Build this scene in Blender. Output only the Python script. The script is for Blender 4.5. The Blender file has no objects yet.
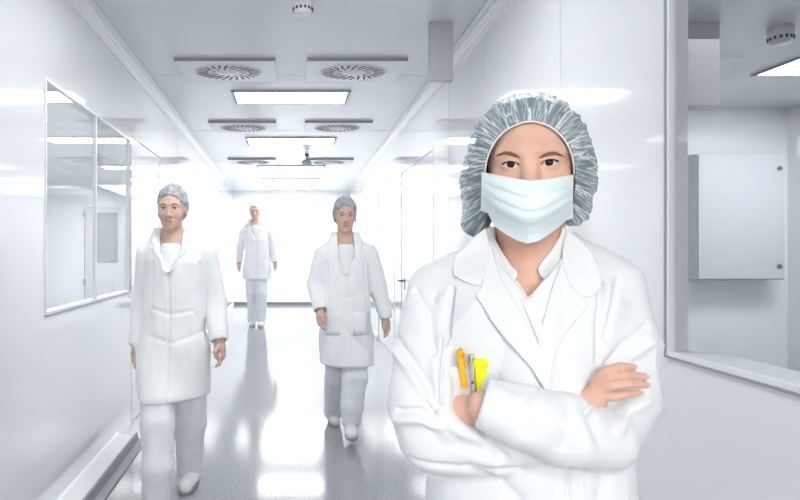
import bpy, math, random
import numpy as np
from mathutils import Vector, Matrix
PI = math.pi
SC = bpy.context.scene
COL = SC.collection

# ------------------------------------------------------------------ camera
EYE = 1.28                      # eye height of the photographer
cam_d = bpy.data.cameras.new('camera'); cam = bpy.data.objects.new('camera', cam_d); COL.objects.link(cam)
cam.location = (0, 0, EYE); cam.rotation_euler = (PI / 2, 0, 0)
cam_d.sensor_width = 36; cam_d.lens = 27.0; cam_d.shift_x = 109 / 800.0; cam_d.clip_start = 0.02
SC.camera = cam
SC.view_settings.view_transform = 'Standard'; SC.view_settings.look = 'None'
SC.view_settings.gamma = 1.0; SC.view_settings.use_curve_mapping = False
SC.view_settings.exposure = 0.04

# ------------------------------------------------------------------ world and large lights
w = bpy.data.worlds.new('world'); SC.world = w; w.use_nodes = True
w.node_tree.nodes['Background'].inputs[0].default_value = (0.97, 0.985, 1.0, 1)
w.node_tree.nodes['Background'].inputs[1].default_value = 0.8

def area(name, loc, rot, sx, sy, power, col=(1, 1, 1)):
    l = bpy.data.lights.new(name, 'AREA'); l.shape = 'RECTANGLE'; l.size = sx; l.size_y = sy
    l.energy = power; l.color = col
    o = bpy.data.objects.new(name, l); COL.objects.link(o); o.location = loc; o.rotation_euler = rot
    return o
# added soft fill behind the camera, lights the woman from the front
area('front_fill', (0.30, -2.3, 2.0), (math.radians(79), 0, math.radians(5)), 0.9, 0.7, 39, (1, 0.99, 0.98))
# added fill under the ceiling that brightens the far end of the corridor
area('far_end_fill', (0, 12.6, 2.52), (0, 0, 0), 2.2, 2.2, 58)
area('left_room_light', (-3.2, 7.5, 2.55), (0, 0, 0), 2.4, 8.0, 300)
area('right_room_light', (3.1, 2.6, 2.55), (0, 0, 0), 1.6, 3.0, 19, (0.98, 0.99, 1))

# ------------------------------------------------------------------ materials
def mat(name, col, rough=0.5, metal=0.0, spec=0.5, emit=None, estr=0, alpha=1, trans=0, ior=1.45, sss=0, coat=0, sheen=0):
    m = bpy.data.materials.new(name); m.use_nodes = True
    b = m.node_tree.nodes['Principled BSDF']
    b.inputs['Base Color'].default_value = (*col, 1); b.inputs['Roughness'].default_value = rough
    b.inputs['Metallic'].default_value = metal; b.inputs['Specular IOR Level'].default_value = spec
    b.inputs['IOR'].default_value = ior; b.inputs['Transmission Weight'].default_value = trans
    b.inputs['Alpha'].default_value = alpha; b.inputs['Coat Weight'].default_value = coat
    b.inputs['Subsurface Weight'].default_value = sss; b.inputs['Sheen Weight'].default_value = sheen
    if emit:
        b.inputs['Emission Color'].default_value = (*emit, 1); b.inputs['Emission Strength'].default_value = estr
    return m
def noise_col(m, c1, c2, scale, detail=3, lo=0.35, hi=0.65, coord='Object', bump=0, vec=None, dist=0.002):
    nt = m.node_tree; b = nt.nodes['Principled BSDF']
    tc = nt.nodes.new('ShaderNodeTexCoord'); mp = nt.nodes.new('ShaderNodeMapping')
    if vec: mp.inputs['Scale'].default_value = vec
    nt.links.new(tc.outputs[coord], mp.inputs[0])
    n = nt.nodes.new('ShaderNodeTexNoise'); n.inputs['Scale'].default_value = scale; n.inputs['Detail'].default_value = detail
    nt.links.new(mp.outputs[0], n.inputs['Vector'])
    r = nt.nodes.new('ShaderNodeValToRGB'); r.color_ramp.elements[0].position = lo; r.color_ramp.elements[1].position = hi
    r.color_ramp.elements[0].color = (*c1, 1); r.color_ramp.elements[1].color = (*c2, 1)
    nt.links.new(n.outputs['Fac'], r.inputs[0]); nt.links.new(r.outputs[0], b.inputs['Base Color'])
    if bump:
        bp = nt.nodes.new('ShaderNodeBump'); bp.inputs['Strength'].default_value = bump; bp.inputs['Distance'].default_value = dist
        nt.links.new(n.outputs['Fac'], bp.inputs['Height']); nt.links.new(bp.outputs[0], b.inputs['Normal'])
    return m
M = {}
M['wall'] = mat('glossy wall panel', (0.80, 0.815, 0.835), 0.07, spec=0.8, coat=0.5)
M['dado'] = M['wall']
M['endwall'] = mat('far wall paint', (0.85, 0.87, 0.88), 0.35)
M['roomwall'] = mat('side room wall', (0.88, 0.90, 0.915), 0.25)
M['ceil'] = mat('satin ceiling panel', (0.70, 0.725, 0.75), 0.18, spec=0.6)
M['floor'] = noise_col(mat('speckled vinyl floor', (0.5, 0.5, 0.5), 0.11, spec=0.55), (0.27, 0.285, 0.30), (0.38, 0.395, 0.41), 70, 5, 0.3, 0.7)
M['seam'] = mat('joint sealant', (0.66, 0.68, 0.70), 0.2)
M['alu'] = mat('grey kerb aluminium', (0.26, 0.275, 0.29), 0.4, metal=0.2)
M['cove'] = mat('white coving profile', (0.80, 0.82, 0.84), 0.15, spec=0.8)
M['lampframe'] = mat('grey lamp frame', (0.38, 0.395, 0.41), 0.5)
M['lamp'] = mat('lit lamp diffuser', (1, 1, 1), 0.5, emit=(0.97, 0.99, 1), estr=20)
M['vent'] = mat('vent plate enamel', (0.76, 0.78, 0.80), 0.3)
M['ventedge'] = mat('vent edge shade', (0.32, 0.335, 0.35), 0.5)
M['ventslot'] = mat('vent slot black', (0.05, 0.055, 0.06), 0.6)
M['glass'] = mat('window glass', (1, 1, 1), 0.0, trans=1.0, ior=1.45)
M['pane'] = mat('frosted grey pane', (0.22, 0.24, 0.26), 0.25)
M['frame'] = mat('window frame', (0.80, 0.82, 0.84), 0.25)
M['darkgasket'] = mat('dark gasket', (0.16, 0.17, 0.18), 0.5)
M['cabinet'] = mat('cabinet enamel', (0.60, 0.62, 0.65), 0.3)
M['plastic'] = mat('white plastic', (0.75, 0.76, 0.77), 0.4)
M['dark'] = mat('dark plastic', (0.06, 0.06, 0.07), 0.4)
M['reflection'] = mat('grey duct panel', (0.42, 0.44, 0.46), 0.3)
def glass_fix():
    # thin architectural glass: mixes clear transparency with a mirror by Fresnel
    m = M['glass']; nt = m.node_tree; nt.nodes.clear()
    out = nt.nodes.new('ShaderNodeOutputMaterial'); mx = nt.nodes.new('ShaderNodeMixShader')
    fr = nt.nodes.new('ShaderNodeFresnel'); fr.inputs[0].default_value = 1.5
    t = nt.nodes.new('ShaderNodeBsdfTransparent'); t.inputs[0].default_value = (0.95, 0.958, 0.962, 1)
    g = nt.nodes.new('ShaderNodeBsdfGlossy'); g.inputs['Roughness'].default_value = 0.02
    ge = nt.nodes.new('ShaderNodeNewGeometry'); mm = nt.nodes.new('ShaderNodeMath'); mm.operation = 'SUBTRACT'; mm.inputs[0].default_value = 1.0
    nt.links.new(ge.outputs['Backfacing'], mm.inputs[1]); m2 = nt.nodes.new('ShaderNodeMath'); m2.operation = 'MULTIPLY'
    nt.links.new(fr.outputs[0], m2.inputs[0]); nt.links.new(mm.outputs[0], m2.inputs[1])   # the mirror image comes from the outer face only
    nt.links.new(m2.outputs[0], mx.inputs[0]); nt.links.new(t.outputs[0], mx.inputs[1]); nt.links.new(g.outputs[0], mx.inputs[2])
    nt.links.new(mx.outputs[0], out.inputs[0])
glass_fix()

# ------------------------------------------------------------------ mesh helpers
class MB:
    def __init__(s): s.v = []; s.f = []; s.sm = []
    def add(s, vs, fs, smooth=False):
        n = len(s.v); s.v += [tuple(p) for p in vs]; s.f += [tuple(i + n for i in f) for f in fs]; s.sm += [smooth] * len(fs); return s
    def box(s, x0, x1, y0, y1, z0, z1):
        vs = [(x, y, z) for z in (z0, z1) for y in (y0, y1) for x in (x0, x1)]
        return s.add(vs, [(0, 2, 3, 1), (4, 5, 7, 6), (0, 1, 5, 4), (2, 6, 7, 3), (0, 4, 6, 2), (1, 3, 7, 5)])
    def hexa(s, b, t):   # bottom quad, top quad (same winding, counter-clockwise from above)
        return s.add(list(b) + list(t), [(3, 2, 1, 0), (4, 5, 6, 7), (0, 1, 5, 4), (1, 2, 6, 5), (2, 3, 7, 6), (3, 0, 4, 7)])
    def sweep(s, sec, pts, closed=True, smooth=False, caps=True):
        # sec: list of (a, z) per station function of index -> list of 3D points
        n = len(sec(0)); rings = [sec(i) for i in range(pts)]
        vs = [p for r in rings for p in r]; fs = []
        for i in range(pts - 1):
            for j in range(n if closed else n - 1):
                k = (j + 1) % n
                fs.append((i * n + j, i * n + k, (i + 1) * n + k, (i + 1) * n + j))
        if caps and closed:
            fs.append(tuple(range(n))[::-1]); fs.append(tuple((pts - 1) * n + j for j in range(n)))
        return s.add(vs, fs, smooth)
    def tube(s, path, r, n=8, smooth=True, caps=True):
        P = [Vector(p) for p in path]; R = r if isinstance(r, (list, tuple)) else [r] * len(P)
        T = [(P[min(i + 1, len(P) - 1)] - P[max(i - 1, 0)]).normalized() for i in range(len(P))]
        up = Vector((0, 0, 1)) if abs(T[0].z) < 0.9 else Vector((1, 0, 0))
        rings = []
        u = (up - T[0] * up.dot(T[0])).normalized()
        for i in range(len(P)):
            u = (u - T[i] * u.dot(T[i])).normalized(); v = T[i].cross(u)
            rings.append([P[i] + (u * math.cos(a) + v * math.sin(a)) * R[i] for a in [2 * PI * k / n for k in range(n)]])
        return s.sweep(lambda i: rings[i], len(P), True, smooth, caps)
    def lathe(s, prof, c=(0, 0, 0), n=24, smooth=True):   # prof: (r, z)
        rings = [[(c[0] + r * math.cos(2 * PI * k / n), c[1] + r * math.sin(2 * PI * k / n), c[2] + z) for k in range(n)] for r, z in prof]
        return s.sweep(lambda i: rings[i], len(prof), True, smooth, True)
    def build(s, name, m, parent=None, bevel=0, fixn=True):
        me = bpy.data.meshes.new(name); me.from_pydata(s.v, [], s.f); me.update()
        me.polygons.foreach_set('use_smooth', s.sm)
        if fixn:
            import bmesh
            bm = bmesh.new(); bm.from_mesh(me); bmesh.ops.recalc_face_normals(bm, faces=bm.faces); bm.to_mesh(me); bm.free()
        me.materials.append(m)
        o = bpy.data.objects.new(name, me); COL.objects.link(o)
        if parent: o.parent = parent
        if bevel:
            md = o.modifiers.new('bevel', 'BEVEL'); md.width = bevel; md.segments = 2; md.limit_method = 'ANGLE'
        return o
def empty(name, loc, rz=0):
    o = bpy.data.objects.new(name, None); COL.objects.link(o); o.location = loc; o.rotation_euler = (0, 0, rz); o.empty_display_size = 0.1
    return o
def tag(o, label=None, cat=None, group=None, kind=None):
    if label: o['label'] = label
    if cat: o['category'] = cat
    if group: o['group'] = group
    if kind: o['kind'] = kind
    return o
def struct(o, label=None): 
    o['kind'] = 'structure'
    if label: o['label'] = label
    return o
def copy_tree(o, parent=None):
    c = o.copy(); COL.objects.link(c); c.parent = parent
    for ch in list(o.children): copy_tree(ch, c)
    return c
# ================================================================== THE SETTING
# the corridor is 2.65 m high; its side walls open slightly from the near end to the far end
HC = 2.653; D0, D1 = -3.0, 13.96
def WX(d): return 1.10 + 0.0178 * d
def wquad(s, d0, d1, a0, a1, z0, z1):
    # block of side wall s (-1 left, 1 right) between depths, a = offset outward from the wall face
    p = lambda d, a, z: (s * (WX(d) + a), d, z)
    q = [p(d0, a0, z0), p(d0, a1, z0), p(d1, a1, z0), p(d1, a0, z0)]
    t = [p(d0, a0, z1), p(d0, a1, z1), p(d1, a1, z1), p(d1, a0, z1)]
    return (q, t)
def wbox(mb, s, d0, d1, a0, a1, z0, z1): mb.hexa(*wquad(s, d0, d1, a0, a1, z0, z1)); return mb
TH = 0.05
LW = (2.80, 4.36, 0.975, 2.09)     # window in the left wall: depth from/to, sill, head
RW = (-0.60, 1.80, 0.965, 2.42)    # window in the right wall
LDOOR = (4.46, 5.46); RDOOR1 = (5.04, 6.63); RDOOR2 = (7.15, 8.60); DH = 2.12
def side_wall(name, s, holes):
    mb = MB(); ds = sorted(set([D0, D1] + [h[0] for h in holes] + [h[1] for h in holes]))
    for a, b in zip(ds[:-1], ds[1:]):
        hit = [h for h in holes if h[0] <= a and b <= h[1]]
        if hit:
            h = hit[0]
            if h[2] > 0: wbox(mb, s, a, b, 0, TH, 0, h[2])
            wbox(mb, s, a, b, 0, TH, h[3], HC)
        else: wbox(mb, s, a, b, 0, TH, 0, HC)
    return struct(mb.build(name, M['wall']))
side_wall('wall_left', -1, [LW, (*LDOOR, 0, DH)])
side_wall('wall_right', 1, [RW, (*RDOOR1, 0, DH), (*RDOOR2, 0, DH)])
struct(MB().box(-1.36, 1.36, D1, D1 + 0.1, 0, HC).build('wall_back', M['endwall']))
struct(MB().box(-5.6, 5.2, D0, D1 + 0.1, -0.1, 0).build('floor', M['floor']))
cm = MB(); cm.box(-5.6, 5.2, D0, D1 + 0.1, HC, HC + 0.1); struct(cm.build('ceiling', M['ceil']))
# ceiling panel joints
n = 1
for d in (1.2, 3.0, 4.72, 6.9, 9.3, 11.6):
    struct(MB().box(-WX(d), WX(d), d - 0.004, d + 0.004, HC - 0.002, HC + 0.01).build('trim_%d' % n, M['seam'])); n += 1
# wall panel joints (thin vertical sealant lines)
for s, ds in ((-1, (1.55, 2.2, 6.4, 7.6, 8.8, 10.0, 11.6)), (1, (2.55, 3.6, 4.5, 9.6, 11.0, 12.4))):
    for d in ds:
        struct(wbox(MB(), s, d - 0.003, d + 0.003, -0.0015, 0.01, 0.10, HC).build('trim_%d' % n, M['seam'])); n += 1
# coving where wall meets ceiling: rounded rail between two thin lips
for s, nm in ((-1, 'left'), (1, 'right')):
    prof = [(0.0, 0.0), (-0.075, 0.0), (-0.078, -0.010), (-0.062, -0.014), (-0.050, -0.014), (-0.046, -0.030), (-0.036, -0.040),
            (-0.026, -0.044), (-0.016, -0.056), (-0.014, -0.070), (-0.010, -0.086), (0.0, -0.088)]
    ds = (D0, 11.4)
    sec = lambda i: [(s * (WX(ds[i]) + a), ds[i], HC + z) for a, z in prof]
    struct(MB().sweep(sec, 2).build('trim_ceiling_%s' % nm, M['cove']))
    # floor kerb: sloping metal channel
    # white plinth along the wall foot, with a grey channel rail in front of it up to the first door
    runs = ((D0, 4.04), (5.56, D1)) if s < 0 else ((D0, 4.96), (8.66, D1))
    for k, ds2 in enumerate(runs):
        prof2 = [(0.0, 0.0), (-0.125, 0.0), (-0.125, 0.030), (-0.012, 0.045), (0.0, 0.055)] if k == 0 else [(0.0, 0.0), (-0.02, 0.0), (-0.02, 0.05), (0.0, 0.06)]
        sec2 = lambda i: [(s * (WX(ds2[i]) + a), ds2[i], z) for a, z in prof2]
        bb = struct(MB().sweep(sec2, 2).build('baseboard_%s' % nm, M['endwall']))
        if k == 0:
            prof3 = [(-0.125, 0.0), (-0.205, 0.0), (-0.205, 0.010), (-0.195, 0.012), (-0.190, 0.006), (-0.150, 0.010), (-0.138, 0.050), (-0.125, 0.052)]
            sec3 = lambda i: [(s * (WX(ds2[i]) + a), ds2[i], z) for a, z in prof3]
            MB().sweep(sec3, 2).build('channel_rail', M['alu'], bb)
struct(MB().box(-1.345, 1.345, D1 - 0.02, D1, 0, 0.07).build('baseboard_back', M['darkgasket']))

def window(n, s, W, mullions, fw=0.014):
    d0, d1, z0, z1 = W; mb = MB(); wbox
    g = struct(wbox(MB(), s, d0, d1, 0.006, 0.012, z0, z1).build('window_%d' % n, M['glass']))
    wbox(mb, s, d0, d1, -0.006, TH, z0, z0 + fw); wbox(mb, s, d0, d1, -0.006, TH, z1 - fw, z1)
    wbox(mb, s, d0, d0 + fw, -0.006, TH, z0 + fw, z1 - fw); wbox(mb, s, d1 - fw, d1, -0.006, TH, z0 + fw, z1 - fw)
    f = mb.build('window_frame', M['frame'], g)
    for d in mullions: wbox(MB(), s, d - 0.008, d + 0.008, -0.004, 0.02, z0 + fw, z1 - fw).build('mullion', M['frame'], g)
    gk = MB(); wbox(gk, s, d0, d1, -0.010, 0.0, z0 - 0.007, z0); wbox(gk, s, d1, d1 + 0.007, -0.010, 0.0, z0 - 0.007, z1)
    gk.build('gasket', M['ventedge'], g)
    return g
window(1, -1, LW, (3.58,))
g = window(2, 1, RW, ())
wbox(MB(), 1, RW[0], RW[1] - 0.02, 0.0125, 0.14, RW[2] - 0.03, RW[2] + 0.012).build('window_sill', M['frame'], g)

def wall_door(n, s, D, leaves, hz, hside):
    d0, d1 = D; mb = MB()
    wbox(mb, s, d0 + 0.001, d1 - 0.001, 0.004, 0.06, 0.005, DH - 0.001)
    door = struct(mb.build('door_%d' % n, M['wall']))
    fr = MB(); wbox(fr, s, d0 - 0.03, d0 + 0.002, -0.004, 0.010, 0, DH); wbox(fr, s, d1 - 0.002, d1 + 0.03, -0.004, 0.010, 0, DH)
    wbox(fr, s, d0 - 0.03, d1 + 0.03, -0.004, 0.010, DH, DH + 0.03); fr.build('door_frame', M['wall'], door)
    if leaves == 2:
        c = (d0 + d1) / 2; wbox(MB(), s, c - 0.004, c + 0.004, 0.002, 0.02, 0.01, DH - 0.01).build('leaf_joint', M['seam'], door)
    h = MB(); d = d1 - 0.2 if hside else d0 + 0.07
    a = [(s * (WX(d) + 0.014), d, hz), (s * (WX(d) - 0.045), d, hz), (s * (WX(d) - 0.05), d + 0.01, hz), (s * (WX(d) - 0.05), d + 0.13, hz)]
    h.tube(a, 0.010, 8); wbox(h, s, d - 0.02, d + 0.02, 0.0, 0.016, hz - 0.10, hz + 0.03); h.build('door_handle', M['darkgasket'], door)
wall_door(1, -1, LDOOR, 1, 0.93, 0)
wall_door(2, 1, RDOOR1, 2, 0.95, 1)
wall_door(3, 1, RDOOR2, 2, 0.98, 1)

# ---- the room behind the left window
struct(MB().box(-5.55, -1.45, 13.2, 13.3, 0, HC).build('wall_left_room_back', M['roomwall']))
struct(MB().box(-5.6, -5.5, 1.0, 13.2, 0, HC).build('wall_left_room_side', M['roomwall']))
struct(MB().box(-5.5, -1.3, 0.9, 1.0, 0, HC).build('wall_left_room_front', M['roomwall']))
dr = struct(MB().box(-4.52, -3.72, 13.15, 13.2, 0.01, 2.20).build('door_4', M['cabinet']))
MB().box(-4.32, -3.80, 13.135, 13.15, 1.0, 2.10).build('window_pane', M['pane'], dr)
fr = MB(); fr.box(-4.60, -4.53, 13.12, 13.2, 0, 2.28); fr.box(-3.71, -3.64, 13.12, 13.2, 0, 2.28); fr.box(-4.53, -3.71, 13.12, 13.2, 2.21, 2.28)
fr.build('door_frame', M['frame'], dr)
for z in (0.5, 2.0): MB().box(-4.535, -4.50, 13.09, 13.15, z, z + 0.14).build('hinge', M['ventedge'], dr)
MB().tube([(-3.80, 13.15, 1.05), (-3.80, 13.08, 1.05), (-3.95, 13.08, 1.05)], 0.012).build('door_handle', M['darkgasket'], dr)
# ---- the room behind the right window
struct(MB().box(1.3, 5.1, 5.8, 5.9, 0, HC).build('wall_right_room_back', M['roomwall']))
struct(MB().box(4.8, 4.9, -2.0, 5.8, 0, HC).build('wall_right_room_side', M['roomwall']))
struct(MB().box(1.2, 4.8, -2.1, -2.0, 0, HC).build('wall_right_room_front', M['roomwall']))

# ================================================================== CEILING FITTINGS
def lamp(x, d, wd=1.03, dp=0.44):
    t = empty('ceiling_lamp', (x, d + dp / 2, HC))
    a, b = wd / 2, dp / 2; f = 0.028
    fr = MB(); fr.box(-a, a, -b, -b + f, -0.016, 0); fr.box(-a, a, b - f, b, -0.016, 0)
    fr.box(-a, -a + f, -b + f, b - f, -0.016, 0); fr.box(a - f, a, -b + f, b - f, -0.016, 0)
    fr.build('lamp_frame', M['lampframe'], t)
    MB().box(-a + f, a - f, -b + f, b - f, -0.012, -0.002).build('lamp_diffuser', M['lamp'], t)
    return t
lampd = [5.15, 7.29, 9.75, 11.5, 12.9]
lab = ['nearest and largest lit rectangular ceiling lamp in front of the walkers', 'second lit rectangular ceiling lamp, just beyond the middle pair of round vents',
       'third lit rectangular ceiling lamp, beyond the small dark hanging sensor', 'fourth lit ceiling lamp, a thin bright strip short of the far wall',
       'farthest lit ceiling lamp, a thin bright strip close to the far wall']
for i, d in enumerate(lampd):
    tag(lamp(0.0, d, 1.03 if i == 0 else 1.12), lab[i], 'ceiling lamp', 'rectangular lamps along the corridor ceiling')
for i, d in enumerate((-1.6, 0.4, 2.4)):
    if i != 1: tag(lamp(0.0, d), None, 'ceiling lamp', 'rectangular lamps along the corridor ceiling')['label'] = ['ceiling lamp at the near end of the corridor behind the viewer', '', 'ceiling lamp overhead in front of the viewer, just above the top of the view'][i]
t = lamp(4.15, 4.12, 1.10, 0.58); tag(t, 'lit ceiling lamp seen through the right hand window', 'ceiling lamp')

def vent(x, d):
    t = empty('swirl_vent', (x, d + 0.36, HC)); a = 0.36
    t.scale = (1, 0.76, 1); p = MB(); p.box(-a, a, -a, a, -0.020, 0); pl = p.build('vent_plate', M['vent'], t)
    MB().box(-a, a, -a - 0.004, -a, -0.024, 0.0).build('plate_edge', M['ventedge'], t)
    dz = -0.021; disc = MB(); disc.lathe([(0.255, dz), (0.25, dz - 0.006), (0.07, dz - 0.006), (0.06, dz - 0.014), (0.0005, dz - 0.014)], n=40)
    disc.build('vent_disc', M['vent'], t)
    sl = MB(); N = 26
    for k in range(N):
        for (r0, r1, dw, ph) in ((0.155, 0.24, 0.0085, 0.0), (0.095, 0.145, 0.006, 0.5)):
            if r0 < 0.1 and k % 2: continue
            an = 2 * PI * (k + ph) / N; u = Vector((math.cos(an), math.sin(an), 0)); an2 = an + 0.16; u2 = Vector((math.cos(an2), math.sin(an2), 0))
            v = Vector((-u.y, u.x, 0)); z = Vector((0, 0, dz - 0.0075)); z2 = Vector((0, 0, dz - 0.001))
            A, B = u * r0, u2 * r1
            q = [A - v * dw, A + v * dw, B + v * dw, B - v * dw]
            sl.hexa([c + z for c in q], [c + z2 for c in q])
    sl.build('vent_slots', M['ventslot'], t)
    return t
vl = [(-0.475, 4.20, 'round swirl vent on square plate, nearest on the left of the ceiling'), (0.475, 4.20, 'round swirl vent on square plate, nearest on the right of the ceiling'),
      (-0.52, 6.29, 'round swirl vent on square plate, left one of the middle pair'), (0.51, 6.29, 'round swirl vent on square plate, right one of the middle pair'),
      (-0.59, 8.90, 'round swirl vent on square plate, left one of the farthest pair'), (0.58, 8.90, 'round swirl vent on square plate, right one of the farthest pair beside the hanging sensor')]
v0 = None
for x, d, l in vl:
    if v0 is None: v = v0 = vent(x, d)
    else: v = copy_tree(v0); v.location = (x, d + 0.36, HC)
    tag(v, l, 'ceiling vent', 'swirl vents in the corridor ceiling')

def detector(x, d, drop, r, lab):
    t = empty('smoke_detector', (x, d, HC))
    MB().lathe([(r * 1.05, 0), (r * 1.05, -drop * 0.45), (r * 0.98, -drop * 0.5), (r * 0.98, -drop * 0.72), (r * 0.8, -drop), (0.001, -drop)], n=28).build('housing', M['plastic'], t)
    sl = MB()
    for k in range(14):
        an = 2 * PI * k / 14; c = (math.cos(an) * r * 0.955, math.sin(an) * r * 0.955)
        sl.box(c[0] - 0.006, c[0] + 0.006, c[1] - 0.006, c[1] + 0.006, -drop * 0.80, -drop * 0.62)
    sl.build('vent_grille', M['dark'], t)
    return tag(t, lab, 'smoke detector')
detector(0.065, 3.30, 0.075, 0.055, 'small round white detector on the corridor ceiling at the top of the view')
detector(3.02, 3.70, 0.10, 0.065, 'round white smoke detector on the ceiling of the room behind the right window')
t = empty('hanging_sensor', (0.228, 8.6, HC))
MB().tube([(0, 0, 0), (0, 0, -0.075)], 0.008).build('rod', M['dark'], t)
MB().lathe([(0.03, 0.0), (0.03, -0.03), (0.002, -0.034)], c=(0, 0, 0), n=12).build('ceiling_rose', M['dark'], t)
MB().lathe([(0.001, -0.07), (0.05, -0.085), (0.075, -0.12), (0.06, -0.155), (0.001, -0.17)], n=16).build('sensor_head', M['lampframe'], t)
tag(t, 'small dark sensor hanging from the ceiling beyond the middle vents', 'sensor')

tag(MB().box(0.837, 0.976, 3.61, 3.66, 2.30, HC).build('reflection_panel', M['reflection'], bevel=0.003), 'grey reflection beside the right coving, built as a narrow panel under the corridor ceiling', 'panel')  # a grey reflection, built as a solid hanging panel
tag(MB().box(2.35, 2.58, 3.61, 3.72, 2.15, HC).build('reflection_panel', M['cabinet'], bevel=0.003), 'grey reflection in the right hand window, built as an upright panel under the ceiling', 'panel')  # the matching reflection in the window, also built as a solid panel

# wall cabinet in the room behind the right window
t = empty('wall_cabinet', (4.19, 5.80, 1.0))
MB().box(-0.41, 0.41, -0.20, 0, 0, 1.18).build('body', M['cabinet'], t, bevel=0.004)
dd = MB().box(-0.40, 0.40, -0.222, -0.201, 0.012, 1.168).build('door', M['cabinet'], t, bevel=0.003)
for z in (0.13, 1.04):
    k = MB().lathe([(0.020, 0), (0.020, 0.012), (0.001, 0.014)], n=16).build('lock', M['darkgasket'], dd); k.location = (0.35, -0.223, z); k.rotation_euler = (PI / 2, 0, 0)
tag(t, 'large flat grey wall cabinet with two locks behind the right window', 'cabinet')
# ================================================================== SCULPTING TOOLS (distance fields -> one continuous skin)
def axis_grid(lo, hi, h, fine=()):
    # coordinates with spacing h, finer inside the given (a, b, hf) bands
    p = [lo]
    while p[-1] < hi:
        s = h
        for a, b, hf in fine:
            if a <= p[-1] < b: s = min(s, hf)
        p.append(p[-1] + s)
    return np.array(p, np.float32)
def sval(p, seed=0):
    # smooth value noise in [-1, 1]
    p = np.asarray(p, np.float64); i = np.floor(p).astype(np.int64); f = p - i; f = f * f * (3 - 2 * f)
    def h(ix, iy, iz):
        n = (ix * 73856093) ^ (iy * 19349663) ^ (iz * 83492791) ^ (seed * 2654435 + 12345)
        n = (n ^ (n >> 13)) * 1274126177 & 0x7fffffff; n = (n ^ (n >> 16)) & 0xffff
        return n / 32767.5 - 1
    r = 0
    for a in (0, 1):
        for b in (0, 1):
            for c in (0, 1):
                wgt = (f[..., 0] if a else 1 - f[..., 0]) * (f[..., 1] if b else 1 - f[..., 1]) * (f[..., 2] if c else 1 - f[..., 2])
                r = r + wgt * h(i[..., 0] + a, i[..., 1] + b, i[..., 2] + c)
    return r
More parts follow.
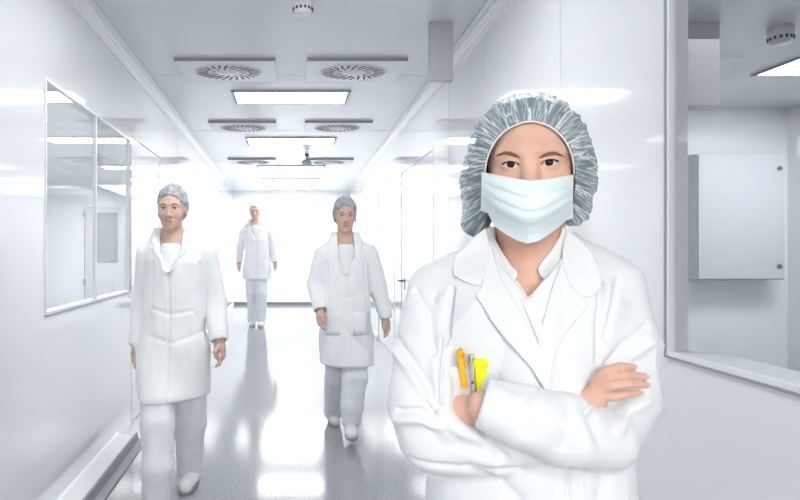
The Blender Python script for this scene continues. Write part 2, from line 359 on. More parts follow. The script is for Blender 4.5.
class Field:
    def __init__(s, X, Y, Z):
        s.X, s.Y, s.Z = X, Y, Z; s.F = np.full((len(X), len(Y), len(Z)), 0.2, np.float32)
    def _sl(s, lo, hi, m):
        r = []
        for ax, a, b in zip((s.X, s.Y, s.Z), lo, hi):
            i0 = max(int(np.searchsorted(ax, a - m)) - 1, 0); i1 = min(int(np.searchsorted(ax, b + m)) + 1, len(ax)); r.append(slice(i0, max(i1, i0)))
        return tuple(r)
    def apply(s, fn, lo, hi, k=0.01, mode='add', m=None):
        m = max(k, 0.012) + 0.012 if m is None else m
        sl = s._sl(lo, hi, m)
        x = s.X[sl[0]][:, None, None]; y = s.Y[sl[1]][None, :, None]; z = s.Z[sl[2]][None, None, :]
        if x.size == 0 or y.size == 0 or z.size == 0: return
        d = fn(x, y, z).astype(np.float32); F = s.F[sl]
        if mode == 'add':
            h = np.clip(0.5 + 0.5 * (F - d) / k, 0, 1); F[...] = F * (1 - h) + d * h - k * h * (1 - h)
        else:
            d = -d; h = np.clip(0.5 - 0.5 * (F - d) / k, 0, 1); F[...] = F * (1 - h) + d * h + k * h * (1 - h)
        s.F[sl] = F
    def ell(s, c, r, k=0.01, mode='add', R=None):
        c = np.array(c, float); r = np.array(r, float)
        def fn(x, y, z):
            q = [x - c[0], y - c[1], z - c[2]]
            if R is not None: q = [R[0][i] * q[0] + R[1][i] * q[1] + R[2][i] * q[2] for i in range(3)]
            k0 = np.sqrt((q[0] / r[0]) ** 2 + (q[1] / r[1]) ** 2 + (q[2] / r[2]) ** 2)
            k1 = np.sqrt((q[0] / r[0] ** 2) ** 2 + (q[1] / r[1] ** 2) ** 2 + (q[2] / r[2] ** 2) ** 2) + 1e-9
            return k0 * (k0 - 1) / k1
        e = r if R is None else np.full(3, r.max())
        s.apply(fn, c - e, c + e, k, mode)
    def cone(s, a, b, r0, r1, k=0.01, mode='add', flat=1.0):
        # tapered capsule; flat < 1 squashes it along y
        a = np.array(a, float); b = np.array(b, float); ba = b - a; L2 = float(ba @ ba) + 1e-12; rm = max(r0, r1)
        def fn(x, y, z):
            px, py, pz = x - a[0], y - a[1], z - a[2]
            t = np.clip((px * ba[0] + py * ba[1] + pz * ba[2]) / L2, 0, 1)
            return np.sqrt((px - t * ba[0]) ** 2 + ((py - t * ba[1]) / flat) ** 2 + (pz - t * ba[2]) ** 2) - (r0 + (r1 - r0) * t)
        s.apply(fn, np.minimum(a, b) - rm, np.maximum(a, b) + rm, k, mode)
    def chain(s, pts, rs, k=0.01, mode='add', flat=1.0):
        for i in range(len(pts) - 1): s.cone(pts[i], pts[i + 1], rs[i], rs[i + 1], k, mode, flat)
    def stack(s, prof, k=0.01, mode='add', p=2.0):
        # upright body of elliptic sections: rows (z, cx, cy, a, b)
        P = np.array(prof, float); P = P[P[:, 0].argsort()]
        def fn(x, y, z):
            zz = z[0, 0]; cx, cy, a, b = [np.interp(zz, P[:, 0], P[:, i])[None, None, :] for i in (1, 2, 3, 4)]
            e = (np.abs((x - cx) / a) ** p + np.abs((y - cy) / b) ** p) ** (1 / p)
            d = (e - 1) * np.minimum(a, b)
            return np.maximum(d, np.maximum(z - P[-1, 0], P[0, 0] - z))
        w_ = P[:, 3].max(); h_ = P[:, 4].max()
        s.apply(fn, (P[:, 1].min() - w_, P[:, 2].min() - h_, P[0, 0]), (P[:, 1].max() + w_, P[:, 2].max() + h_, P[-1, 0]), k, mode)
    def box(s, c, r, rd=0.003, k=0.004, mode='add', R=None):
        c = np.array(c, float)
        def fn(x, y, z):
            q = [x - c[0], y - c[1], z - c[2]]
            if R is not None: q = [R[0][i] * q[0] + R[1][i] * q[1] + R[2][i] * q[2] for i in range(3)]
            q = [np.abs(v) - (r[i] - rd) for i, v in enumerate(q)]
            return np.sqrt(sum(np.maximum(v, 0) ** 2 for v in q)) + np.minimum(np.maximum(np.maximum(q[0], q[1]), q[2]), 0) - rd
        e = np.array(r) if R is None else np.full(3, float(np.linalg.norm(r)))
        s.apply(fn, c - e, c + e, k, mode)
    def mesh(s, smooth=2):
        F = s.F; F[0] = F[-1] = 0.1; F[:, 0] = F[:, -1] = 0.1; F[:, :, 0] = F[:, :, -1] = 0.1
        nx, ny, nz = F.shape; ax = (s.X, s.Y, s.Z); ins = F < 0
        ids, pos, quads = [], [], []
        cid = lambda i, j, k: (i.astype(np.int64) * ny + j) * nz + k
        for a in range(3):
            A = [slice(None)] * 3; B = [slice(None)] * 3; A[a] = slice(0, -1); B[a] = slice(1, None)
            idx = np.nonzero(ins[tuple(A)] != ins[tuple(B)]); I = list(idx); J = list(idx); J[a] = J[a] + 1
            f0 = F[tuple(I)]; f1 = F[tuple(J)]; t = f0 / (f0 - f1)
            p = np.stack([ax[b][I[b]] for b in range(3)], 1).astype(np.float64)
            p[:, a] += t * (ax[a][J[a]] - ax[a][I[a]])
            b, c = [(1, 2), (2, 0), (0, 1)][a]; q = []
            for db, dc in ((1, 1), (0, 1), (0, 0), (1, 0)):
                K = list(I); K[b] = K[b] - db; K[c] = K[c] - dc; q.append(cid(*K)); ids.append(q[-1]); pos.append(p)
            q = np.stack(q, 1); fl = f0 > 0; q[fl] = q[fl][:, ::-1]; quads.append(q)
        ids = np.concatenate(ids); pos = np.concatenate(pos); quads = np.concatenate(quads)
        u, inv = np.unique(ids, return_inverse=True); cnt = np.bincount(inv)
        V = np.stack([np.bincount(inv, pos[:, i]) / cnt for i in range(3)], 1)
        Q = np.searchsorted(u, quads)
        return relax(V, Q, smooth), Q
def relax(V, Q, n, lam=0.6):
    e = np.concatenate([Q[:, [0, 1]], Q[:, [1, 2]], Q[:, [2, 3]], Q[:, [3, 0]]]); e = np.concatenate([e, e[:, ::-1]])
    deg = np.bincount(e[:, 0], minlength=len(V))[:, None]
    for _ in range(n):
        avg = np.stack([np.bincount(e[:, 0], V[e[:, 1], i], minlength=len(V)) for i in range(3)], 1) / np.maximum(deg, 1)
        V = V + lam * (avg - V)
    return V
def normals(V, Q):
    fn = np.cross(V[Q[:, 2]] - V[Q[:, 0]], V[Q[:, 3]] - V[Q[:, 1]]); N = np.zeros_like(V)
    for j in range(4):
        for i in range(3): N[:, i] += np.bincount(Q[:, j], fn[:, i], minlength=len(V))
    return N / (np.linalg.norm(N, axis=1, keepdims=True) + 1e-12)
def crease(V, N, line, rad, depth, side=True):
    # press a groove (depth > 0) or raise a ridge along a polyline seen from the front
    best = np.full(len(V), 1e9)
    for a, b in zip(line[:-1], line[1:]):
        a = np.array((a[0], a[2])); b = np.array((b[0], b[2])); ba = b - a; p = V[:, [0, 2]] - a
        t = np.clip((p @ ba) / (ba @ ba), 0, 1); best = np.minimum(best, np.linalg.norm(p - t[:, None] * ba, axis=1))
    y = np.mean([q[1] for q in line])
    wgt = np.exp(-(best / rad) ** 2) * np.clip(-N[:, 1] * 2, 0, 1) * (V[:, 1] < y + 0.06)
    V -= N * (depth * wgt)[:, None]
def solid(name, V, Q, m, parent=None, smooth=True):
    me = bpy.data.meshes.new(name); me.vertices.add(len(V)); me.vertices.foreach_set('co', np.ascontiguousarray(V, np.float32).ravel())
    me.loops.add(Q.size); me.loops.foreach_set('vertex_index', Q.astype(np.int32).ravel())
    me.polygons.add(len(Q)); me.polygons.foreach_set('loop_start', np.arange(0, Q.size, 4, dtype=np.int32))
    try: me.polygons.foreach_set('loop_total', np.full(len(Q), 4, np.int32))
    except Exception: pass
    me.update(calc_edges=True); me.polygons.foreach_set('use_smooth', np.ones(len(Q), bool) if smooth else np.zeros(len(Q), bool))
    me.materials.append(m); me.validate()
    o = bpy.data.objects.new(name, me); COL.objects.link(o)
    if parent: o.parent = parent
    return o

# ------------------------------------------------------------------ cloth and skin materials
M['skin'] = mat('skin', (0.74, 0.45, 0.345), 0.5, spec=0.35, sss=0.12)
M['skin'].node_tree.nodes['Principled BSDF'].inputs['Subsurface Radius'].default_value = (0.012, 0.005, 0.003)
noise_col(M['skin'], (0.76, 0.445, 0.33), (0.81, 0.505, 0.385), 22, 3)
M['skin_dim'] = mat('skin of walkers', (0.64, 0.42, 0.35), 0.6, spec=0.3)
M['coat'] = noise_col(mat('white cotton coat', (0.86, 0.87, 0.88), 0.85, spec=0.2, sheen=0.1), (0.84, 0.85, 0.865), (0.87, 0.88, 0.89), 9, 2, bump=0.25, dist=0.004)
M['cottonfine'] = mat('white blouse cotton', (0.85, 0.86, 0.87), 0.8, spec=0.2)
M['trousers'] = noise_col(mat('white work trousers', (0.78, 0.80, 0.82), 0.85, spec=0.2), (0.74, 0.765, 0.79), (0.80, 0.82, 0.84), 12, 2, bump=0.3, dist=0.01)
M['shoe'] = mat('white clog', (0.80, 0.81, 0.82), 0.35)
M['sole'] = mat('grey sole', (0.30, 0.31, 0.32), 0.6)
M['hair'] = mat('dark brown hair', (0.06, 0.045, 0.04), 0.5)
M['brow'] = mat('eyebrow hair', (0.22, 0.115, 0.08), 0.8)
M['lash'] = mat('eyelash black', (0.03, 0.02, 0.018), 0.6)
M['sclera'] = mat('eye white', (0.80, 0.76, 0.74), 0.12)
M['iris'] = mat('dark brown iris', (0.030, 0.012, 0.007), 0.08)
M['pupil'] = mat('pupil', (0.005, 0.004, 0.004), 0.08)
M['lips'] = mat('lips', (0.50, 0.22, 0.19), 0.45)

def add_head(S, c, s=1.0, sx=1.0, lids=True, ears=True, k=1.0, ey=.0130):
    # c: point midway between the eyes at the ear line; the face looks along -y
    p = lambda x, y, z: (c[0] + x * s * sx, c[1] + y * s, c[2] + z * s); r = lambda a, b, d: (a * s * sx, b * s, d * s)
    S.ell(p(0, .015, .028), r(.073, .090, .080), .01 * s)
    S.ell(p(0, -.022, -.025), r(.061, .066, .094), .03 * s)
    for q in (-1, 1): S.ell(p(q * .036, -.055, -.032), r(.027, .024, .028), .02 * s)
    S.ell(p(0, -.035, -.082), r(.044, .046, .030), .025 * s); S.ell(p(0, -.068, -.103), r(.020, .017, .016), .02 * s)
    for q in (-1, 1): S.cone(p(q * .012, -.079, .018), p(q * .044, -.062, .019), .011 * s, .010 * s, .014 * s)
    for q in (-1, 1): S.ell(p(q * .030, -.098, -.001), r(.020, .014, .012), .012 * s, 'sub')
    S.cone(p(0, -.079, .006), p(0, -.100, -.038), .0075 * s, .0115 * s, .012 * s)
    for q in (-1, 1): S.ell(p(q * .0125, -.090, -.042), r(.008, .011, .008), .006 * s)
    S.ell(p(0, -.083, -.066), r(.025, .010, .006), .006 * s); S.ell(p(0, -.083, -.076), r(.020, .010, .007), .006 * s)
    if ears:
        for q in (-1, 1): S.ell(p(q * .077, .010, -.015), r(.008, .018, .031), .006 * s); S.ell(p(q * .084, .004, -.012), r(.005, .010, .018), .004 * s, 'sub')
    if lids:
        for q in (-1, 1):
            e = p(q * .0300, -.0715, 0.0); S.ell(e, (.0145 * s,) * 3, .004 * s)
            # almond opening between the lids
            R1 = .0185 * s; h = .0052 * s; ww = ey * s; R1 = .0225 * s * ey / .0130; off = (R1 ** 2 - ww ** 2) ** 0.5
            def alm(x, y, z, e=e, q=q):
                xx = x - e[0]; zz = z - e[2] - q * xx * 0.10
                up = np.sqrt(xx ** 2 + (zz + off - 0.0005 * s) ** 2) - R1; dn = np.sqrt(xx ** 2 + (zz - off + 0.0012 * s) ** 2) - R1
                return np.maximum(np.maximum(up, dn), y - (e[1] + .003 * s))
            S.apply(alm, (e[0] - ww, e[1] - .03 * s, e[2] - .01), (e[0] + ww, e[1] + .003 * s, e[2] + .01), .0012, 'sub')
def eye_set(parent, c, s=1.0, sx=1.0, n=24, lashes=True, ww=.0130, ir=.0060):
    ww_, ir_ = ww, ir
    for q in (-1, 1):
        e = Vector((c[0] + q * .0300 * s * sx, c[1] - .0715 * s, c[2])); R = .0128 * s
        prof = [(R * math.sin(a), -R * math.cos(a)) for a in [PI * i / 16 for i in range(17)]]; prof[0] = (1e-4, -R); prof[-1] = (1e-4, R)
        b = MB().lathe(prof, n=n).build('eyeball', M['sclera'], parent); b.location = e; b.rotation_euler = (-PI / 2, 0, 0)
        i0 = ir_ * s; zc = lambda r_: (R * R - r_ * r_) ** 0.5
        ir = MB().lathe([(i0, zc(i0) + .0001 * s), (i0 * .7, zc(i0 * .7) + .0006 * s), (i0 * .35, zc(i0 * .35) + .0009 * s), (1e-4, R + .0010 * s)], n=n).build('iris', M['iris'], b)
        ir.rotation_euler = (PI, 0, 0) if False else (0, 0, 0)
        pu = MB().lathe([(i0 * .42, zc(i0 * .42) + .0012 * s), (i0 * .2, R + .0011 * s), (1e-4, R + .0013 * s)], n=16).build('pupil', M['pupil'], b)
        for o in (b,): o.rotation_euler = (PI / 2, 0, 0)
        if lashes:
            R1 = .0225 * s * ww_ / .0130; ww = ww_ * s; off = (R1 ** 2 - ww ** 2) ** 0.5; pts = []; rs = []
            for t in np.linspace(-1, 1.08, 17):
                xx = t * ww * (-1 if q < 0 else 1); ax_ = min(abs(xx), ww); zz = (R1 ** 2 - ax_ ** 2) ** 0.5 - off + .0005 * s + q * xx * .10
                dd = math.sqrt(max((.0150 * s) ** 2 - xx ** 2 - zz ** 2, 1e-8)); pts.append((e.x + xx, e.y - dd, e.z + zz)); rs.append((.00085 + .00045 * max(t, -.5)) * s)
            MB().tube(pts, rs, 6).build('upper_lashes', M['lash'], parent)
# ================================================================== THE WOMAN IN FRONT
TH_W = math.atan(237 / 600.0); R0 = 1.087; sW, cW = math.sin(TH_W), math.cos(TH_W)
woman = empty('person', (R0 * sW, R0 * cW, 0), -TH_W)
tag(woman, 'woman in front with crossed arms, white coat, pale face mask and blue grey hair cap', 'person')
def L(px, py, yl=0.0):
    # a measurement taken in the photograph, turned into metres in her own frame at the depth yl
    u = (px - 291) / 600.0; v = (250 - py) / 600.0; t = (yl + R0) / (u * sW + cW)
    return np.array((t * (u * cW - sW), yl, EYE + t * v))
HC_W = np.array((L(529.8, 164.3, -.08)[0], -.005, L(529.8, 164.3, -.08)[2]))                       # head centre at eye level
# ---- body: head, neck, torso, arms and hands in one skin
S = Field(axis_grid(-.27, .27, .0032, ((-.055, .055, .0013), (.10, .19, .0018))), axis_grid(-.22, .14, .0032, ((-.105, -.055, .0013), (-.16, -.105, .0020))),
          axis_grid(.80, 1.56, .0034, ((HC_W[2] - .022, HC_W[2] + .032, .0011), (1.02, 1.10, .0016))))
add_head(S, HC_W, 1.03, 0.89, ears=False, ey=.0115)
S.cone(L(529, 290, .014), L(529, 225, .014), .052, .056, .02)
S.ell(L(529, 285, .01), (.10, .06, .05), .03); S.ell(L(529, 400, .01), (.13, .085, .22), .04)
for q in (-1, 1): S.cone((q * .012, -.060, 1.214), (q * .085, -.045, 1.236), .007, .006, .012)   # collar bones
def arm(S, pts, rs, k=.012): S.chain(pts, rs, k)
armL = [L(447, 300, .01), L(432, 425, -.065), L(520, 434, -.085), L(574, 412, -.095)]      # her right arm, on the left of the picture
armR = [L(608, 298, .01), L(612, 430, -.055), L(545, 420, -.135), L(484, 406, -.150)]
arm(S, armL, [.044, .038, .030, .022]); arm(S, armR, [.044, .038, .030, .023])
# the hand that shows, lying on the other sleeve
def Y(p, y): return L(p[0], p[1], y)
S.chain([L(582, 418, -.092), L(593, 401, -.102), L(600, 389, -.111)], [.017, .0155, .012], .012, flat=.75)
S.cone(L(594, 392, -.106), L(603, 376, -.114), .010, .008, .008, flat=.8); S.cone(L(591, 400, -.106), L(606, 395, -.113), .011, .008, .008, flat=.8)
fing = [[(596, 382, -.110), (606, 370.5, -.117), (620, 366.4, -.117), (632.5, 367, -.106)],
        [(598, 386, -.112), (609, 377.5, -.122), (627, 374.8, -.122), (645, 376.6, -.107)],
        [(600, 391, -.112), (612, 385.8, -.122), (630, 384.0, -.122), (646, 385.0, -.107)],
        [(602, 396, -.110), (614, 397.0, -.119), (627, 394.0, -.118), (639, 392.4, -.105)]]
fr_ = [[.0076, .0066, .0061, .0052], [.0076, .0066, .0062, .0054], [.0074, .0065, .0060, .0052], [.0068, .0062, .0056, .0047]]
for f, r in zip(fing, fr_): S.chain([L(*p) for p in f], r, .0009)
S.chain([L(588, 398, -.098), L(590, 388, -.085), L(594, 380, -.070)], [.012, .010, .008], .006)       # thumb, tucked behind the arm
# the tucked hand: palm, four fingers and thumb going under the other arm
S.chain([L(486, 409, -.140), L(466, 411, -.120), L(446, 412, -.092)], [.019, .0205, .020], .02, flat=.6)
for i, py in enumerate((401, 408, 415, 422)):
    S.chain([L(450, py, -.100), L(436, py + 1, -.085), L(422, py + 3, -.065), L(412, py + 4, -.050)], [.009, .0085, .0078, .0062], .003)
S.chain([L(478, 404, -.118), L(462, 402, -.096), L(448, 400, -.085)], [.012, .010, .008], .006)
V, Q = S.mesh(2)
body = solid('body', V, Q, M['skin'], woman)
del S
# finger nails
for f, r in zip(fing, fr_):
    a, b = Vector(L(*f[2])), Vector(L(*f[3])); dv = (b - a).normalized(); c_ = b + dv * r[3] * .15 + Vector((0, -r[3] * .80, r[3] * .25))
    nl = MB().lathe([(1e-4, .0010), (.45, .0008), (.8, .0003), (1.0, -.0008)], n=14).build('fingernail', mat('nail', (.80, .52, .45), .2) if 'nail' not in M else M['nail'], body)
    M['nail'] = nl.data.materials[0]
    nl.scale = (r[3] * .95, r[3] * .68, 1); nl.location = c_; nl.rotation_euler = (PI / 2 - .15, 0, 0); nl.rotation_euler = (PI / 2 - .2, -math.atan2(dv.z, dv.x), 0)
eye_set(woman, HC_W, 1.03, 0.89, ww=.0115, ir=.0058)

from mathutils.bvhtree import BVHTree
from mathutils.geometry import delaunay_2d_cdt
def tree(V, Q): return BVHTree.FromPolygons([tuple(v) for v in V], [tuple(q) for q in Q])
CAMW = Vector((0, -R0, EYE))
def drape(name, poly, bvh, off, thick, m, parent, sp=4.0, relaxn=8, fn=None, fallback=-.1, bev=0):
    # cloth piece cut to an outline (photograph measurements) and laid over the body found by bvh
    pts = []; n = len(poly)
    for i in range(n):
        a, b = poly[i], poly[(i + 1) % n]; k = max(1, int(math.hypot(b[0] - a[0], b[1] - a[1]) / sp))
        pts += [(a[0] + (b[0] - a[0]) * j / k, a[1] + (b[1] - a[1]) * j / k) for j in range(k)]
    nb = len(pts); x0, x1 = min(p[0] for p in pts), max(p[0] for p in pts); y0, y1 = min(p[1] for p in pts), max(p[1] for p in pts)
    def inside(x, y):
        c = False
        for i in range(nb):
            (ax, ay), (bx, by) = pts[i], pts[(i + 1) % nb]
            if (ay > y) != (by > y) and x < (bx - ax) * (y - ay) / (by - ay) + ax: c = not c
        return c
    grid = []
    yy = y0 + sp * .5
    while yy < y1:
        xx = x0 + sp * .5
        while xx < x1:
            if inside(xx, yy) and min((xx - p[0]) ** 2 + (yy - p[1]) ** 2 for p in pts) > (sp * .6) ** 2: grid.append((xx, yy))
            xx += sp
        yy += sp
    al = [Vector(p) for p in pts + grid]
    vs, es, fs, *_ = delaunay_2d_cdt(al, [(i, (i + 1) % nb) for i in range(nb)], [list(range(nb))], 1, 1e-4)
    T = []; D = []
    for v in vs:
        d = (Vector(L(v.x, v.y, 0)) - CAMW).normalized(); h = bvh.ray_cast(CAMW, d)
        T.append(h[3] if h[0] is not None else None); D.append(d)
    good = [t for t in T if t is not None]; av = sum(good) / max(1, len(good)) if good else 1.0
    T = [t if t is not None else av for t in T]
    adj = [set() for _ in vs]
    for f in fs:
        for i in range(len(f)): adj[f[i]].add(f[i - 1]); adj[f[i - 1]].add(f[i])
    for _ in range(relaxn): T = [0.5 * T[i] + 0.5 * sum(T[j] for j in adj[i]) / max(1, len(adj[i])) for i in range(len(T))]
    pass
    out = []
    for v, t, d in zip(vs, T, D):
        o_ = off if fn is None else off + fn(v.x, v.y)
        out.append(tuple(CAMW + d * (t - o_)))
    me = bpy.data.meshes.new(name); me.from_pydata(out, [], [tuple(f) for f in fs]); me.update()
    import bmesh
    bm = bmesh.new(); bm.from_mesh(me); bmesh.ops.recalc_face_normals(bm, faces=bm.faces)
    if sum(f.normal.y for f in bm.faces) > 0: bmesh.ops.reverse_faces(bm, faces=bm.faces)
    bm.to_mesh(me); bm.free(); me.polygons.foreach_set('use_smooth', [True] * len(me.polygons)); me.materials.append(m)
    o = bpy.data.objects.new(name, me); COL.objects.link(o); o.parent = parent
    sd = o.modifiers.new('thickness', 'SOLIDIFY'); sd.thickness = thick; sd.offset = -1
    if bev:
        b = o.modifiers.new('edge', 'BEVEL'); b.width = bev; b.segments = 2; b.limit_method = 'ANGLE'; b.angle_limit = math.radians(60)
    return o
tb = tree(V, Q)
drape('eyebrow', [(494.5, 157), (498.5, 153.8), (504, 151.2), (509.5, 151.4), (515, 153.8), (520.3, 158.0), (514.5, 156.8), (508.5, 155.2), (504, 154.6), (499, 155.8)], tb, .0014, .0016, M['brow'], woman, 1.6, 0)
drape('eyebrow', [(565, 157), (561, 154.0), (555.5, 151.4), (549.5, 151.7), (544, 154.0), (538.7, 158.2), (544.5, 157.0), (550.5, 155.4), (555, 154.8), (560.5, 156.0)], tb, .0014, .0016, M['brow'], woman, 1.6, 0)

# ---- trousers and shoes below the coat
S = Field(axis_grid(-.2, .2, .007), axis_grid(-.2, .2, .007), axis_grid(.03, .9, .007))
for q in (-1, 1): S.chain([(q * .075, 0, .86), (q * .085, -.01, .48), (q * .085, .01, .06)], [.095, .072, .068], .02)
V_, Q_ = S.mesh(2); solid('trousers', V_, Q_, M['trousers'], woman)
for q in (-1, 1):
    S = Field(axis_grid(-.06, .06, .005), axis_grid(-.2, .1, .005), axis_grid(-.01, .12, .005))
    S.cone((0, .03, .045), (0, -.13, .035), .045, .038, .02); S.cone((0, .03, .07), (0, .03, .10), .035, .035, .02); S.box((0, -.05, -.05), (.2, .3, .05), .001, .002, 'sub')
    V_, Q_ = S.mesh(1); o = solid('shoe', V_, Q_, M['shoe'], woman); o.location = (q * .085, 0, 0)

# ---- the coat
S = Field(axis_grid(-.29, .29, .0030), np.concatenate([axis_grid(-.24, .0, .0032)[:-1], np.arange(.002, .18, .006)]).astype(np.float32), np.concatenate([np.arange(.50, .80, .007), axis_grid(.80, 1.34, .0030)]).astype(np.float32))
def zp(py, y=0.0): return float(L(528, py, y)[2])
S.stack([(.51, 0, .01, .195, .145), (.70, 0, .01, .182, .135), (zp(500), 0, .01, .166, .120), (zp(470), 0, .01, .162, .117), (zp(400), 0, .01, .158, .115),
         (zp(340), 0, .008, .164, .122), (zp(300), 0, .008, .163, .112), (zp(280), 0, .012, .152, .094), (zp(268), 0, .014, .138, .082), (zp(258), 0, .016, .108, .072), (zp(248), 0, .018, .086, .064), (zp(238), 0, .018, .070, .060)], .02, p=2.3)
for q, px in ((-1, 440), (1, 611)): S.cone(L(528 + q * 25, 258, .015), L(px, 286 if q < 0 else 283, .012), .045, .043, .03)
# sleeves
S.chain([L(434, 292, .01), L(430, 350, -.035), L(425, 400, -.085), L(434, 436, -.085)], [.048, .060, .062, .058], .010)
S.chain([L(612, 288, .01), L(618, 345, -.010), L(616, 395, -.025), L(602, 430, -.050)], [.048, .059, .060, .057], .010)
S.chain([L(438, 440, -.075), L(490, 443, -.085), L(545, 430, -.095), L(576, 412, -.098)], [.056, .050, .042, .032], .010)
S.chain([L(600, 436, -.075), L(568, 431, -.120), L(525, 418, -.150)], [.054, .053, .045], .006)
# cut the cuff square and hollow it
ca, cb = L(525, 418, -.150), L(483, 403, -.152); cd_ = (cb - ca) / np.linalg.norm(cb - ca)
S.chain([L(441, 345, -.085), L(439, 385, -.118), L(437, 410, -.132), L(450, 427, -.130), L(472, 437, -.126)], [.012, .017, .0185, .018, .015], .012)
cL = float(np.linalg.norm(cb - ca))
def cuffn(x, y, z):
    px, py, pz = x - ca[0], y - ca[1], z - ca[2]; al = px * cd_[0] + py * cd_[1] + pz * cd_[2]; t = np.clip(al / cL, 0, 1)
    d = np.sqrt((px - al * cd_[0]) ** 2 + (py - al * cd_[1]) ** 2 + (pz - al * cd_[2]) ** 2) - (.045 - .0085 * t)
    e = np.maximum(al - cL, -al); return np.minimum(np.maximum(d, e), 0) + np.sqrt(np.maximum(d, 0) ** 2 + np.maximum(e, 0) ** 2) - .002
S.apply(cuffn, np.minimum(ca, cb) - .05, np.maximum(ca, cb) + .05, .005)
zt, zb = zp(226), zp(360, -.1)
def coatv(x, y, z):
    t = np.clip((z - zb) / (zt - zb), 0, 1.2); cx = .026 * (1 - t); return np.maximum(np.abs(x - cx) - .062 * t, y - .0)
S.apply(coatv, (-.1, -.25, zb), (.1, .0, 1.34), .004, 'sub', m=0)
# gaps that read as dark lines: under the front sleeve at the cuff
V, Q = S.mesh(2); N = normals(V, Q)
n1 = sval(V * (14, 10, 9), 3) * .6 + ((1 - np.abs(sval(V * (13, 9, 17) + sval(V * 9, 71)[:, None] * .7, 41))) ** 4 - .3) * .9; n2 = sval(V * (34, 20, 26), 5); calm = np.clip((np.linalg.norm(V - cb, axis=1) - .045) / .04, 0, 1); V += N * ((n1 * .0034 + n2 * .0014) * calm)[:, None]
def cr(pts, y, rad, depth): crease(V, N, [L(p[0], p[1], y) for p in pts], rad, depth * 2.1)
cr([(451, 290), (448, 320), (447, 355), (448, 392)], -.08, .004, .008); cr([(439, 300), (440, 340), (440, 385)], -.08, .010, -.0015)
cr([(603, 282), (601, 300), (598, 325), (598, 360)], -.08, .0045, .004); cr([(612, 290), (608, 330)], -.08, .009, -.0012)
cr([(415, 292), (430, 312), (440, 345)], -.05, .006, .004); cr([(395, 340), (415, 356), (434, 378), (443, 398)], -.08, .006, .0045); cr([(393, 350), (412, 366), (430, 385)], -.08, .006, -.003)
cr([(403, 405), (425, 403), (440, 408)], -.1, .005, .005); cr([(430, 396), (438, 405)], -.1, .003, .006); cr([(400, 414), (425, 411), (445, 419)], -.1, .008, -.004)
cr([(445, 424), (462, 440), (500, 452)], -.12, .010, .003); cr([(484, 432), (492, 445), (505, 456)], -.13, .004, .004); cr([(415, 455), (460, 463), (520, 466)], -.1, .006, .003)
cr([(650, 330), (625, 345), (606, 366)], -.08, .006, .004); cr([(655, 345), (630, 358), (612, 374)], -.08, .006, -.003); cr([(619, 280), (611, 305), (603, 335)], -.05, .005, .003)
cr([(588, 405), (594, 402), (600, 405)], -.12, .003, .006); cr([(585, 402), (590, 415), (600, 440)], -.12, .008, .003); cr([(640, 392), (622, 400), (612, 410)], -.1, .007, .004); cr([(650, 405), (632, 412), (618, 425)], -.1, .008, -.003)
cr([(530, 384), (525, 405), (530, 430)], -.19, .012, .0025); cr([(565, 392), (572, 415), (565, 445)], -.17, .012, .0025); cr([(500, 385), (515, 392), (550, 396)], -.19, .005, .002)
cr([(569, 462), (569, 505)], -.12, .002, .004); cr([(582, 468), (584, 505)], -.12, .004, .002)
cr([(470, 468), (500, 485), (520, 505)], -.12, .010, .003); cr([(610, 480), (604, 505)], -.12, .010, .003)
V = relax(V, Q, 1, .3)
coat = solid('lab_coat', V, Q, M['coat'], woman); tc_ = tree(V, Q); del S

# ---- blouse front and its collar, drawn over the body and under the lapels
Sb = Field(axis_grid(-.12, .12, .003), axis_grid(-.16, .1, .003), axis_grid(1.04, 1.32, .003))
Sb.stack([(1.05, 0, .005, .09, .128), (zp(300), 0, .006, .10, .122), (zp(275), 0, .008, .10, .098), (zp(258), 0, .012, .085, .078), (zp(243), 0, .016, .066, .068), (zp(226), 0, .018, .058, .064)], .01)
# V-shaped opening at the throat
def vcut(x, y, z):
    apex = L(529, 298, -.09)[2]
    return np.maximum(np.abs(x) - np.clip((z - apex) * .80, 0, .052), y - .0) + 0 * z
Sb.apply(vcut, (-.05, -.2, L(529, 298, -.09)[2]), (.05, .0, 1.33), .004, 'sub', m=0)
Vb, Qb = Sb.mesh(2); Nb = normals(Vb, Qb); Vb += Nb * (sval(Vb * (40, 20, 16), 8) * .0018)[:, None]
blouse = solid('blouse', Vb, Qb, M['cottonfine'], woman); tbl = tree(Vb, Qb); del Sb
tbb = BVHTree.FromPolygons([tuple(v) for v in Vb] + [tuple(v) for v in np.array([v.co[:] for v in body.data.vertices])], [tuple(q) for q in Qb] + [tuple(i + len(Vb) for i in p.vertices) for p in body.data.polygons])
wob = lambda a: (lambda x, y: a * (.5 + .5 * math.sin(x * .35 + y * .22)))
drape('blouse_collar', [(486.5, 229), (492, 226), (494.5, 238), (503, 253), (512, 266), (517, 270), (517.8, 276), (515, 281), (509, 281.5), (502, 279), (496, 268), (489, 250)], tbb, .007, .0035, M['cottonfine'], woman, 3, 14, wob(.002), bev=.0012)
drape('blouse_collar', [(568, 231), (562.5, 226), (560, 237), (551, 251), (541, 263), (538, 269), (540, 276), (545.5, 279), (551, 277), (556, 270), (561, 256), (567, 242)], tbb, .007, .0035, M['cottonfine'], woman, 3, 14, wob(.002), bev=.0012)
drape('blouse_placket', [(514, 281), (517, 280.5), (523, 288), (528.5, 297), (546, 279), (548, 281), (533, 299), (540, 318), (548, 345), (540, 345), (526, 312)], tbb, .004, .003, M['cottonfine'], woman, 3, 6, bev=.001)
